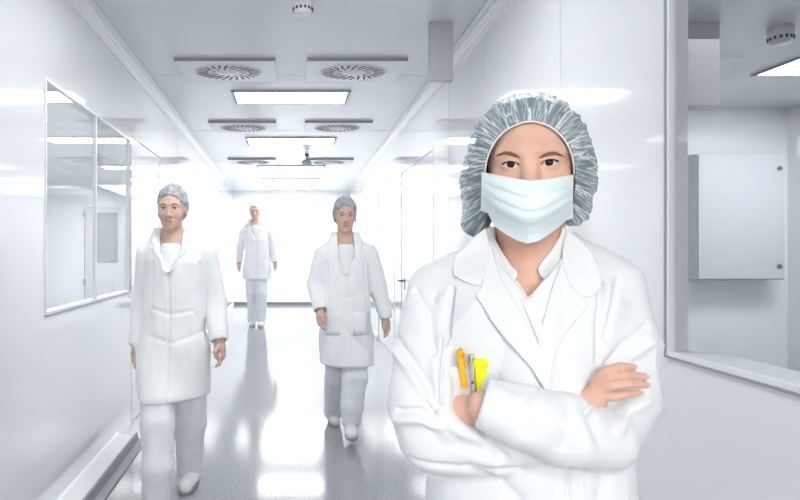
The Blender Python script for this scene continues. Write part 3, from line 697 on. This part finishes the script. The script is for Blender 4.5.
# ---- collar and lapels of the coat
allb = BVHTree.FromPolygons([tuple(v) for v in V] + [tuple(v) for v in Vb], [tuple(q) for q in Q] + [tuple(i + len(V) for i in q) for q in Qb])
drape('lapel', [(563, 262), (570, 285), (577.5, 292.5), (588.5, 303.5), (586, 309), (578, 318), (565, 334), (556, 349), (552, 366), (549, 388), (543, 388), (537, 345), (547, 305), (557, 275)], allb, .006, .005, M['coat'], coat, 4, 10, lambda x, y: .004 * max(0, 1 - abs(x - 552) / 14.), bev=.0015)
drape('lapel', [(486, 256), (490, 240), (494, 258), (501, 279), (512, 298), (523, 316), (535, 338), (545, 357), (550, 388), (545, 390), (530, 366), (508, 342), (492, 322), (483, 306), (476.5, 297.5), (477, 292.5), (482, 286)], allb, .0085, .005, M['coat'], coat, 4, 10, bev=.0015)
drape('coat_collar', [(567, 229), (575, 236), (583, 243), (591, 252), (598, 265), (602, 279), (600, 288), (594, 295), (587, 297.5), (578, 294.5), (569, 284), (563, 268), (562, 250), (564, 238)], allb, .010, .005, M['coat'], coat, 4, 12, bev=.0015)
drape('coat_collar', [(486, 228), (476, 236), (466, 245), (456, 255), (452.5, 266), (454, 275), (463, 281), (472, 285), (481, 287), (486, 282), (489, 268), (489.5, 250), (488, 238)], allb, .011, .005, M['coat'], coat, 4, 12, bev=.0015)
# ---- chest pocket and the things in it
drape('chest_pocket', [(449, 366), (470, 367), (489, 366), (497, 368), (497, 382), (488, 400), (449, 399)], tc_, .004, .003, M['coat'], coat, 4, 6, bev=.001)
tr_ = tc_.ray_cast(CAMW, (Vector(L(470, 372, 0)) - CAMW).normalized()); ypk = tr_[0].y
M['orange'] = mat('orange plastic', (0.95, 0.50, 0.01), 0.3); M['yellow'] = mat('yellow plastic', (0.86, 0.86, 0.0), 0.3); M['steel'] = mat('pen steel', (0.6, 0.62, 0.64), 0.25, metal=0.8)
RW_ = Matrix.Translation(woman.location) @ Matrix.Rotation(-TH_W, 4, 'Z')
def pocket_thing(name, px, py, dy, tilt):
    o = empty(name, RW_ @ Vector(L(px, py, ypk - dy))); o.rotation_euler = (0, math.radians(tilt), -TH_W); return o
o = pocket_thing('marker_pen', 464, 382, .010, -8)
MB().box(-.0045, .0045, -.004, .004, -.01, .040).build('barrel', M['orange'], o, bevel=.002)
MB().tube([(0, 0, .038), (.0, 0, .048), (.003, -.002, .051)], [.006, .0055, .004], 12).build('cap', M['orange'], o)
MB().box(.0055, .0078, -.004, .001, .020, .046).build('clip', M['orange'], o, bevel=.001)
tag(o, 'orange capped marker clipped in the chest pocket, leftmost of the pocket pens', 'pen')
o = pocket_thing('ballpoint_pen', 473, 383, .010, -3)
MB().tube([(0, 0, -.02), (0, 0, .038), (0, 0, .042)], [.0035, .0035, .0028], 12).build('barrel', M['plastic'], o)
MB().tube([(0, 0, .034), (0, 0, .045), (0, 0, .0452)], [.0040, .0038, .002], 12).build('cap', M['steel'], o)
MB().box(-.001, .0012, -.0068, -.0052, .004, .040).build('clip', M['steel'], o, bevel=.0004)
MB().tube([(0, -.005, .002), (0, -.0075, .002)], .002, 8).build('clip_ball', M['dark'], o)
tag(o, 'slim silver and white pen in the chest pocket between the orange and the yellow one', 'pen')
o = pocket_thing('highlighter_pen', 482, 384, .010, -6)
MB().box(-.0085, .0085, -.005, .004, -.016, .030).build('barrel', M['yellow'], o, bevel=.002)
MB().box(-.0095, .0100, -.0055, .0045, .028, .0385).build('cap', M['yellow'], o, bevel=.0015)
MB().box(.0085, .0125, -.004, .002, .027, .036).build('clip', M['yellow'], o, bevel=.001)
tag(o, 'broad bright yellow highlighter in the chest pocket, rightmost of the pocket pens', 'pen')

# ---- face mask
M['mask'] = noise_col(mat('pale mint mask fabric', (0.76, 0.87, 0.87), 0.9, spec=0.15), (0.78, 0.89, 0.885), (0.86, 0.935, 0.93), 30, 3, bump=0.15, dist=0.001)
M['maskedge'] = mat('white mask binding', (0.86, 0.88, 0.88), 0.85)
def spl(keys, t): return np.interp(t, [k[0] for k in keys], [k[1] for k in keys])
NU, NV = 60, 48; top = [(482.5, 173.2), (500, 176.3), (515, 179.3), (530, 181.6), (545, 180.3), (558, 178.0), (571.8, 175.6)]
bot = [(481.5, 210), (488.5, 213), (495, 226), (508, 235), (519, 240.5), (528, 243), (538, 240.5), (549, 234), (559, 226), (566, 220), (572.3, 217.5)]
tu = np.linspace(0, 1, len(top)); bu = np.array([0, .05, .15, .28, .39, .50, .61, .73, .84, .92, 1.0])
vs = []
for j in range(NV + 1):
    v = j / NV
    for i in range(NU + 1):
        u = i / NU
        tx, ty = np.interp(u, tu, [p[0] for p in top]), np.interp(u, tu, [p[1] for p in top]); bx, by = np.interp(u, bu, [p[0] for p in bot]), np.interp(u, bu, [p[1] for p in bot])
        px = tx + (bx - tx) * v ** 1.6; py = ty + (by - ty) * v; c = 2 * u - 1
        mid = -.117 - .012 * math.sin(PI * min(1, v * 1.15)) + .020 * max(0, v - .6) / .4
        y = mid + (.050 + .006 * v) * abs(c) ** 2.5
        if v < .15: y += .006 * (1 - v / .15) * (1 - abs(c))
        for vp in (.24, .46, .68): y += .0035 * (1 / (1 + math.exp(-(v - vp + .012 * math.sin(u * 9)) * 90)) - .5) * (1 - abs(c) ** 4) * 1.2
        y += .0012 * float(sval(np.array([u * 9, v * 7, 1.3]), 4)) + .0006 * float(sval(np.array([u * 26, v * 16, 4.3]), 6))
        vs.append(tuple(L(px, py, y)))
fs = [(j * (NU + 1) + i, (j + 1) * (NU + 1) + i, (j + 1) * (NU + 1) + i + 1, j * (NU + 1) + i + 1) for j in range(NV) for i in range(NU)]
mk = MB().add(vs, fs, True).build('mask_panel', M['mask']); sd = mk.modifiers.new('thickness', 'SOLIDIFY'); sd.thickness = .0022; sd.offset = 0
mk.name = 'face_mask'; mk.parent = woman; mk['label'] = 'pale mint pleated face mask'
row = lambda j: [vs[j * (NU + 1) + i] for i in range(NU + 1)]
fwd = lambda ps, a: [(p[0], p[1] - a, p[2]) for p in ps]
MB().tube(fwd(row(0), .0006), .0013, 6).build('top_binding', M['maskedge'], mk); MB().tube(fwd(row(NV), .0004), .0011, 6).build('bottom_binding', M['maskedge'], mk)
for i in (0, NU): MB().tube(fwd([vs[j * (NU + 1) + i] for j in range(NV + 1)], .0004), .0016, 6).build('side_binding', M['maskedge'], mk)
for q, i in ((-1, 0), (1, NU)):
    a, b = Vector(vs[i]), Vector(vs[NV * (NU + 1) + i]); e = Vector((q * .058, -.005, HC_W[2] - .03))
    MB().tube([a, a.lerp(e, .5), e, b.lerp(e, .5), b], .0010, 6).build('ear_loop', M['maskedge'], mk)

# ---- hair and the bouffant cap
def cap_shape(S, grow=0.0, k=.03):
    g = grow
    S.ell(L(527, 156, .022), (.101 + g, .118 + g, .109 + g), k)
    S.ell(L(527, 182, .045), (.106 + g, .078 + g, .085 + g), k)
    S.ell(L(482, 190, .040), (.032 + g, .050 + g, .052 + g), k); S.ell(L(571, 186, .040), (.032 + g, .050 + g, .055 + g), k)
FCZ, FCT = L(528.5, 176, -.055)[2], L(528.5, 122, -.085)[2]
def face_cut(S, grow=0.0):
    # opening around the face: an upright oval pushed in from the front
    c = L(528.5, 176, -.03); a, b = .0665 - grow, FCT - FCZ - grow
    def fn(x, y, z):
        zz = z - FCZ; b2 = np.where(zz > 0, b, .16); e = np.sqrt(((x - c[0]) / a) ** 2 + (zz / b2) ** 2)
        return np.maximum((e - 1) * a, y + .002)
    S.apply(fn, (c[0] - a, -.2, FCZ - .16), (c[0] + a, .0, FCZ + b), .008, 'sub', m=.01)
S = Field(axis_grid(-.14, .14, .003), axis_grid(-.13, .16, .003), axis_grid(1.26, 1.58, .003))
cap_shape(S, -.012); face_cut(S, -.002); S.ell(L(476, 226, .045), (.022, .024, .020), .02)
Vh, Qh = S.mesh(2); solid('hair', Vh, Qh, M['hair'], woman)
S = Field(axis_grid(-.16, .16, .0022), axis_grid(-.14, .18, .0022), axis_grid(1.25, 1.60, .0022))
cap_shape(S); S.ell(L(476, 222, .035), (.030, .032, .028), .02); S.ell(L(570, 214, .04), (.030, .032, .022), .02); face_cut(S)
S.ell(L(527, 222, .0), (.062, .14, .055), .012, 'sub')
V, Q = S.mesh(2); N = normals(V, Q); fc = L(528.5, 172, 0)
phi = np.arctan2(V[:, 2] - fc[2], V[:, 0] - fc[0]); rr = np.hypot(V[:, 2] - fc[2], V[:, 0] - fc[0])
P3 = np.stack([phi * 9 + sval(V * 18, 7) * .8, rr * 9, V[:, 1] * 9], 1); P4 = np.stack([phi * 22 + sval(V * 22, 17) * 1.4, rr * 16, V[:, 1] * 16], 1)
rid = (1 - np.abs(sval(P3, 11)) * 2.2); rid2 = (1 - np.abs(sval(P4, 13)) * 2.2)
V += N * (rid * .0022 + rid2 * .0008 + sval(V * 30, 21) * .0010 - .003)[:, None]
cap = solid('hair_cap', V, Q, mat('sheer cap fabric', (0.62, 0.70, 0.74), 0.7, spec=0.2), woman); cap['label'] = 'gathered sheer blue grey cap'
cm_ = cap.data.materials[0]; nt = cm_.node_tree; b_ = nt.nodes['Principled BSDF']
tcn = nt.nodes.new('ShaderNodeTexCoord'); sub = nt.nodes.new('ShaderNodeVectorMath'); sub.operation = 'SUBTRACT'; sub.inputs[1].default_value = tuple(fc)
nt.links.new(tcn.outputs['Object'], sub.inputs[0]); sx_ = nt.nodes.new('ShaderNodeSeparateXYZ'); nt.links.new(sub.outputs[0], sx_.inputs[0])
def mth(op, a, b=None):
    n_ = nt.nodes.new('ShaderNodeMath'); n_.operation = op
    for i, v_ in enumerate((a, b)):
        if v_ is None: continue
        if isinstance(v_, (int, float)): n_.inputs[i].default_value = v_
        else: nt.links.new(v_, n_.inputs[i])
    return n_.outputs[0]
at = mth('ARCTAN2', sx_.outputs[2], sx_.outputs[0]); rad_ = mth('SQRT', mth('ADD', mth('MULTIPLY', sx_.outputs[0], sx_.outputs[0]), mth('MULTIPLY', sx_.outputs[2], sx_.outputs[2])))
def streak(ka, kr, ky, sc, dist):
    cx = nt.nodes.new('ShaderNodeCombineXYZ'); nt.links.new(mth('MULTIPLY', at, ka), cx.inputs[0]); nt.links.new(mth('MULTIPLY', rad_, kr), cx.inputs[1]); nt.links.new(mth('MULTIPLY', sx_.outputs[1], ky), cx.inputs[2])
    n_ = nt.nodes.new('ShaderNodeTexNoise'); n_.inputs['Scale'].default_value = sc; n_.inputs['Detail'].default_value = 4; n_.inputs['Distortion'].default_value = dist
    nt.links.new(cx.outputs[0], n_.inputs['Vector']); a_ = mth('ABSOLUTE', mth('SUBTRACT', n_.outputs['Fac'], 0.5))
    return mth('SUBTRACT', 1.0, mth('MULTIPLY', a_, 22.0))
st = mth('MAXIMUM', streak(5.5, 5, 5, 1.4, .6), mth('MULTIPLY', streak(11, 8, 7, 1.3, .8), 0.6)); cl = nt.nodes.new('ShaderNodeClamp'); nt.links.new(st, cl.inputs[0])
mixc = nt.nodes.new('ShaderNodeMix'); mixc.data_type = 'RGBA'; mixc.inputs['A'].default_value = (0.38, 0.46, 0.51, 1); mixc.inputs['B'].default_value = (0.86, 0.90, 0.92, 1)
nt.links.new(cl.outputs[0], mixc.inputs['Factor']); nt.links.new(mixc.outputs['Result'], b_.inputs['Base Color'])
al_ = mth('ADD', 0.58, mth('MULTIPLY', cl.outputs[0], 0.40)); nt.links.new(al_, b_.inputs['Alpha'])
# elastic band around the face
tcap = tree(V, Q); c = L(528.5, 176, -.03); c[2] = FCZ; pts = []
for a in np.linspace(math.radians(-16), math.radians(196), 60):
    x, z = c[0] + .0668 * math.cos(a), c[2] + (FCT - FCZ + .001 if math.sin(a) > 0 else .12) * math.sin(a)
    o1 = Vector((x * 1.03, -.3, z + (.003 if math.sin(a) > 0 else 0))); h = tcap.ray_cast(o1, Vector((0, 1, 0)))
    y = h[0].y if h[0] is not None else -.03
    pts.append([x, min(y, .0), z])
ys = [p[1] for p in pts]
for _ in range(6): ys = [ys[0]] + [(ys[i - 1] + ys[i] + ys[i + 1]) / 3 for i in range(1, len(ys) - 1)] + [ys[-1]]
MB().tube([(p[0], y, p[2]) for p, y in zip(pts, ys)], .0014, 8).build('elastic_band', M['maskedge'], cap)
# ================================================================== THE WALKERS
M['coat_w'] = noise_col(mat('white coat of walkers', (0.80, 0.81, 0.83), 0.85, spec=0.2), (0.84, 0.85, 0.865), (0.88, 0.89, 0.90), 6, 2, bump=0.4, dist=0.015)
M['cap_w'] = noise_col(mat('grey hair cap of walkers', (0.5, 0.52, 0.54), 0.8, spec=0.2), (0.30, 0.32, 0.34), (0.52, 0.54, 0.56), 40, 3, bump=0.5, dist=0.01)
M['capwhite'] = mat('white hair cap', (0.74, 0.75, 0.76), 0.8)
def walker(d, px0, spec, label):
    X0 = (px0 - 291) / 600.0 * d
    root = empty('person', (X0, d, 0)); tag(root, label, 'person')
    def J(px, py, y=0.0): t = (d + y) / 600.0; return np.array(((px - 291) * t - X0, y, EYE + (250 - py) * t))
    s = spec['s']; h = spec.get('h', .006); hd = spec['head']; c = J(*hd)
    xs = [J(spec['box'][0], 250)[0], J(spec['box'][1], 250)[0]]; top = c[2] + .19 * s
    gx = lambda hh, fine=(): axis_grid(xs[0], xs[1], hh, fine)
    S = Field(gx(h, ((c[0] - .06 * s, c[0] + .06 * s, .0028),)), axis_grid(-.34, .34, h, ((-.12 * s + c[1], c[1] - .04 * s, .0028),)), axis_grid(.5, top, h, ((c[2] - .10 * s, c[2] + .03 * s, .0026),)))
    add_head(S, c, s, .98, lids=True)
    nb = J(*spec['neck']); S.cone(nb, c + np.array((0, .02, -.06)) * s, .058 * s, .053 * s, .02)
    S.ell(nb - (0, 0, .04 * s), (.10 * s, .07 * s, .05 * s), .03); S.ell(nb - (0, 0, .28 * s), (.12 * s, .08 * s, .26 * s), .05)
    for a in spec['arms']:
        P = [J(*p) for p in a]; S.chain([P[0] + (nb - P[0]) * .15, P[1], P[2]], [.045 * s, .036 * s, .026 * s], .02)
        w_, k_ = P[2], P[3]; dv = (k_ - w_) / np.linalg.norm(k_ - w_)
        S.chain([w_, w_ + dv * .055 * s, w_ + dv * .095 * s], [.024 * s, .030 * s, .027 * s], .012, flat=1.0)
        side = np.array((0, 1.0, 0)); bend = np.array((-dv[0] * 0 + (1 if w_[0] < nb[0] else -1) * .35, -.15, 0))
        for i, (o, ln) in enumerate(((-.028, .068), (-.010, .078), (.009, .074), (.026, .058))):
            q0 = w_ + dv * .090 * s + side * o * s; q1 = q0 + (dv + bend * .4) * ln * .55 * s; q2 = q1 + (dv * .5 + bend * 2.2) * ln * .36 * s
            S.chain([q0, q1, q2], [.0095 * s, .0088 * s, .0072 * s], .003)
        t0 = w_ + dv * .030 * s + np.array((0, -.022, 0)) * s; t1 = t0 + dv * .035 * s + np.array((bend[0] * .06, -.022 * s, 0)); S.chain([t0, t1, t1 + dv * .032 * s], [.012 * s, .011 * s, .008 * s], .006)
    V, Q = S.mesh(2); body = solid('body', V, Q, M['skin_dim'], root); del S
    eye_set(root, c, s, .98, 14, lashes=True)
    p = lambda x, y, z: (c[0] + x * s, c[1] + y * s, c[2] + z * s)
    tb_ = tree(V, Q)
    def on(x, z): 
        q = p(x, 0, z); hh = tb_.ray_cast(Vector((q[0], c[1] - .3, q[2])), Vector((0, 1, 0))); return (q[0], (hh[0].y if hh[0] else c[1] - .085 * s) - .0008, q[2])
    for q in (-1, 1): MB().tube([on(q * .013, .017), on(q * .025, .0215), on(q * .038, .021), on(q * .046, .016)], [.0022 * s, .0030 * s, .0026 * s, .0012 * s], 6).build('eyebrow', M['brow'], root)
    MB().tube([on(-.024, -.0705), on(-.012, -.0690), on(0, -.0702), on(.012, -.0690), on(.024, -.0705)], [.001, .0042 * s, .0045 * s, .0042 * s, .001], 8).build('lips', M['lips'], root)
    # hair under the cap, then the cap
    g0 = lambda hh: (axis_grid(c[0] - .14 * s, c[0] + .14 * s, hh), axis_grid(c[1] - .13 * s, c[1] + .17 * s, hh), axis_grid(c[2] - .16 * s, c[2] + .2 * s, hh))
    cs = spec.get('cap', 1.0)
    for nm, gr, mm in (('hair', .0, M['hair']), ('hair_cap', .007, spec['capmat'])):
        S = Field(*g0(.005)); S.ell(p(0, .022, .045), ((.079 * cs + gr) * s, (.094 * cs + gr) * s, (.092 * cs + gr) * s), .02); S.ell(p(0, .055, .005), ((.077 * cs + gr) * s, (.070 * cs + gr) * s, (.075 * cs + gr) * s), .02)
        cc = p(0, 0, -.01)
        def fn(x, y, z): return np.maximum((np.sqrt(((x - cc[0]) / (.064 * s)) ** 2 + ((z - cc[2]) / (.078 * s)) ** 2) - 1) * .064 * s, y - (c[1] + .002))
        S.apply(fn, (cc[0] - .07, cc[1] - .2, cc[2] - .09), (cc[0] + .07, c[1] + .01, cc[2] + .09), .006, 'sub', m=.01)
        Vc, Qc = S.mesh(2)
        if nm == 'hair_cap':
            Nc = normals(Vc, Qc); ph = np.arctan2(Vc[:, 2] - cc[2], Vc[:, 0] - cc[0]); Vc += Nc * (sval(np.stack([ph * 8, Vc[:, 1] * 20, Vc[:, 2] * 12], 1), 5) * .004)[:, None]
        solid(nm, Vc, Qc, mm, root)
    # trousers
    S = Field(gx(.008), axis_grid(-.6, .6, .008), axis_grid(.015, spec['hipz'] + .12, .008))
    for lg in spec['legs']: S.chain([J(*q) for q in lg], [.098 * s, .080 * s, .064 * s][:len(lg)] if len(lg) == 3 else [.098 * s, .085 * s, .074 * s, .066 * s], .02)
    Vt, Qt = S.mesh(2); Nt = normals(Vt, Qt); Vt += Nt * (sval(Vt * (14, 12, 5), 31) * .007 + sval(Vt * (30, 20, 11), 37) * .003)[:, None]; solid('trousers', Vt, Qt, M['trousers'], root)
    # shoes
    for (fx, fy, y, toe, pitch) in spec['shoes']:
        S = Field(axis_grid(-.06, .06, .005), axis_grid(-.19, .10, .005), axis_grid(-.01, .12, .005))
        S.cone((0, .025, .045), (0, -.12, .034), .044, .037, .02); S.cone((0, .03, .06), (0, .035, .095), .038, .036, .02); S.box((0, -.05, -.043), (.2, .3, .05), .001, .002, 'sub')
        Vs, Qs = S.mesh(1); sh = solid('shoe', Vs, Qs, M['shoe'], root); f = J(fx, fy, y); sh.location = (f[0], y, max(.0, f[2]) if pitch == 0 else f[2]); sh.rotation_euler = (math.radians(pitch), 0, math.radians(toe)); sh.scale = (s, s, s)
        outline = [(.043 * math.cos(a), -.045 + (.115 if math.sin(a) < 0 else .112) * math.sin(a)) for a in [2 * PI * i / 20 for i in range(20)]]
        b = MB(); b.add([(x, y_, z) for z in (.0005, .010) for x, y_ in outline], [tuple(range(20))[::-1], tuple(range(20, 40))] + [(i, (i + 1) % 20, 20 + (i + 1) % 20, 20 + i) for i in range(20)])
        b.build('sole', M['sole'], sh)
    # lab coat
    hem = J(0, spec['hem'])[2]
    S = Field(gx(.0065), axis_grid(-.34, .34, .0065), axis_grid(hem - .02, nb[2] + .10, .0065))
    prof = [(J(0, py)[2], J(cx, 0)[0], yy, a, b) for py, cx, yy, a, b in spec['torso']]; prof[0] = (hem,) + prof[0][1:]
    S.stack(prof, .03, p=2.3)
    for q in (0, 1):
        a = [J(*pp) for pp in spec['arms'][q]]
        S.cone((nb[0] * .55 + a[0][0] * .45, nb[1], nb[2] - .012 * s), a[0], .045 * s, .055 * s, .04)
        dv = (a[2] - a[1]) / np.linalg.norm(a[2] - a[1])
        S.chain([a[0], a[1], a[2] - dv * .01], [.064 * s, .060 * s, .050 * s], .018)
        S.cone(a[2] - dv * .03, a[2] + dv * .06, .036 * s, .040 * s, .002, 'sub')
    # coat skirt pushed out by the leading leg
    for lg in spec['legs']:
        a, b = J(*lg[0]), J(*lg[1]); tt = min(1, (a[2] - hem) / max(a[2] - b[2], .01)); e = a + (b - a) * tt * 1.02
        S.cone(a, e, .118 * s, .108 * s, .05)
    S.apply(lambda x, y, z: (z - hem) + 0 * x + 0 * y, (xs[0], -.34, hem - .2), (xs[1], .34, hem), .004, 'sub', m=.03)
    # front opening at the throat
    ap = J(*spec['vneck'])
    def vc(x, y, z): return np.maximum(np.abs(x - nb[0]) - np.clip((z - ap[2]) * .55, 0, .058 * s), y - (nb[1] + .03))
    S.apply(vc, (nb[0] - .07, -.3, ap[2]), (nb[0] + .07, nb[1] + .03, nb[2] + .1), .004, 'sub', m=0)
    V, Q = S.mesh(2); N = normals(V, Q); V += N * (sval(V * (11, 9, 5), spec['seed']) * .008 + sval(V * (26, 18, 13), 51) * .004)[:, None]
    for line, rad, dep in spec.get('cr', ()): crease(V, N, [J(q[0], q[1], -.1) for q in line], rad, dep)
    # centre front edge
    crease(V, N, [tuple(ap), (ap[0] + .01, -.1, hem)], .006, .007)
    coat = solid('lab_coat', V, Q, M['coat_w'], root); tcw = tree(V, Q)
    # shirt in the opening
    S = Field(axis_grid(nb[0] - .1, nb[0] + .1, .006), axis_grid(-.2, .2, .006), axis_grid(ap[2] - .08, nb[2] + .04, .006))
    zz = nb[2]; S.stack([(ap[2] - .05, nb[0], nb[1], .07 * s, .095 * s), (zz - .08 * s, nb[0], nb[1], .08 * s, .092 * s), (zz - .03 * s, nb[0], nb[1] - .002, .075 * s, .080 * s)], .01)
    Vs, Qs = S.mesh(2); solid('shirt', Vs, Qs, M['cottonfine'], root)
    # lapels: folded cloth strips down both sides of the opening
    for q in (-1, 1):
        rows_ = []
        for i in range(13):
            t = i / 12.0; z = nb[2] + .055 * s - t * (nb[2] + .055 * s - ap[2] - .0); wi = .055 * s * (1 - t); wd = (.030 + .045 * math.sin(PI * min(1, t * 1.25 + .1))) * s * (1 if t < .96 else .5)
            if abs(t - .42) < .03: wd *= .72
            row_ = []
            for jj in range(5):
                x = nb[0] + q * (wi + wd * jj / 4); hh = tcw.ray_cast(Vector((x, -.5, z)), Vector((0, 1, 0)))
                y = hh[0].y if hh[0] is not None else nb[1]
                row_.append([x, min(y, nb[1] + .05) - .008 - .004 * (jj == 0), z])
            rows_.append(row_)
        for _ in range(4):
            for jj in range(5):
                for i in range(1, 12): rows_[i][jj][1] = (rows_[i - 1][jj][1] + rows_[i][jj][1] + rows_[i + 1][jj][1]) / 3
        vv = [tuple(c_) for r in rows_ for c_ in r]; ff = [(i * 5 + j, i * 5 + j + 1, (i + 1) * 5 + j + 1, (i + 1) * 5 + j) for i in range(12) for j in range(4)]
        lp = MB().add(vv, ff, True).build('lapel', M['coat_w'], coat); sd = lp.modifiers.new('thickness', 'SOLIDIFY'); sd.thickness = .006; sd.offset = 0
    # patch pockets near the hem
    for (x0, y0, x1, y1) in spec['pockets']:
        vv = []; n_ = 5
        for j in range(n_):
            for i in range(n_):
                px, py = x0 + (x1 - x0) * i / (n_ - 1), y0 + (y1 - y0) * j / (n_ - 1); q = J(px, py, -.5); dr_ = Vector(J(px, py, 0)) - Vector(J(px, py, -.6))
                hh = tcw.ray_cast(Vector(J(px, py, -.6)), dr_.normalized()); vv.append(tuple(hh[0] - dr_.normalized() * .003) if hh[0] is not None else None)
        if None in vv: continue
        ff = [(j * n_ + i, j * n_ + i + 1, (j + 1) * n_ + i + 1, (j + 1) * n_ + i) for j in range(n_ - 1) for i in range(n_ - 1)]
        o = MB().add(vv, ff, True).build('pocket', M['coat_w'], coat); sd = o.modifiers.new('thickness', 'SOLIDIFY'); sd.thickness = .003; sd.offset = 0
    return root

walker(3.17, 176, dict(s=.98, head=(172, 209, 0), neck=(173, 238, .01), box=(118, 245), seed=3, hipz=.86, capmat=M['cap_w'], cap=.97,
    arms=[[(148, 254, .01), (142, 305, .03), (138, 342, -.02), (136, 365, -.04)], [(205, 254, .01), (215, 300, .03), (219, 338, -.05), (221, 362, -.07)]],
    torso=[(394, 173, -.02, .170, .150), (360, 173, -.01, .172, .140), (320, 174, 0, .165, .125), (290, 175, 0, .160, .118), (262, 176, 0, .168, .110), (247, 175, .005, .150, .090), (240, 174, .01, .095, .075), (233, 174, .015, .070, .066)],
    hem=394, vneck=(173, 272), legs=[[(160, 352, 0), (158, 425, -.20), (158, 468, -.26), (156, 505, -.24)], [(188, 352, 0), (191, 420, .05), (189, 450, .10), (189, 470, .12)]],
    shoes=[(156, 519, -.26, 6, 0), (192, 484, .10, -8, 0)], pockets=[],
    cr=[([(153, 262), (152, 290), (150, 320)], .006, .010), ([(199, 262), (201, 290), (204, 320)], .006, .010), ([(152, 308), (170, 314), (192, 311)], .010, .004), ([(150, 336), (175, 342), (200, 333)], .012, .004)]),
    'person walking on the left of the corridor, nearest of the walkers, white trousers, grey cap')
walker(4.15, 347, dict(s=.98, head=(345, 216, 0), neck=(345, 240, .01), box=(300, 402), seed=9, hipz=.86, capmat=M['cap_w'], cap=1.0,
    arms=[[(323, 254, .01), (315, 285, .03), (320, 309, -.10), (321, 326, -.14)], [(368, 254, .01), (378, 288, .03), (385, 316, .0), (387, 333, -.02)]],
    torso=[(363, 347, -.01, .185, .150), (335, 346, -.01, .182, .140), (310, 346, 0, .170, .125), (285, 346, 0, .160, .118), (262, 346, 0, .168, .110), (250, 346, .005, .150, .090), (244, 345, .01, .095, .075), (237, 345, .015, .070, .066)],
    hem=363, vneck=(346, 275), legs=[[(338, 335, .02), (336, 378, .10), (334, 402, .24), (333, 412, .30)], [(354, 335, 0), (355, 378, -.10), (352, 405, -.12), (351, 420, -.12)]],
    shoes=[(333, 421.5, .32, 4, 0), (351, 434, -.13, -4, 0)], pockets=[(325, 312, 340, 335), (353, 312, 369, 335)],
    cr=[([(327, 262), (328, 285), (327, 305)], .006, .010), ([(365, 262), (366, 285), (369, 310)], .006, .010), ([(332, 293), (345, 298), (362, 294)], .012, .004), ([(330, 315), (345, 330), (366, 350)], .015, .006)]),
    'woman walking behind the front woman, right of centre, grey cap and knee length white coat')
walker(10.1, 257, dict(s=1.20, head=(255, 211.5, 0), neck=(255.5, 223, .01), box=(231, 284), seed=14, h=.012, hipz=1.05, capmat=M['capwhite'], cap=1.06,
    arms=[[(244, 232, .01), (240, 247, .03), (239, 262, -.02), (239, 271, -.04)], [(269, 232, .01), (273, 247, .03), (275, 261, -.02), (275.5, 270, -.04)]],
    torso=[(279, 257, 0, .24, .180), (265, 257, 0, .225, .170), (250, 257, 0, .205, .150), (240, 257, 0, .215, .140), (230, 256.5, .005, .19, .110), (227, 256, .01, .12, .095), (222, 256, .015, .088, .082)],
    hem=279, vneck=(257, 240), legs=[[(252, 270, 0), (252, 293, .0), (253, 308, .05), (252, 319, .05)], [(261, 270, 0), (261.5, 293, -.10), (261, 308, -.12), (261, 318, -.12)]],
    shoes=[(252, 326, .04, 6, 0), (261, 326.5, -.14, -6, 0)], pockets=[],
    cr=[([(246, 238), (246, 248), (246, 258)], .010, .012), ([(268, 238), (268, 248), (268, 258)], .010, .012)]),
    'man walking far down the corridor, smallest figure, white cap, white tunic and trousers')
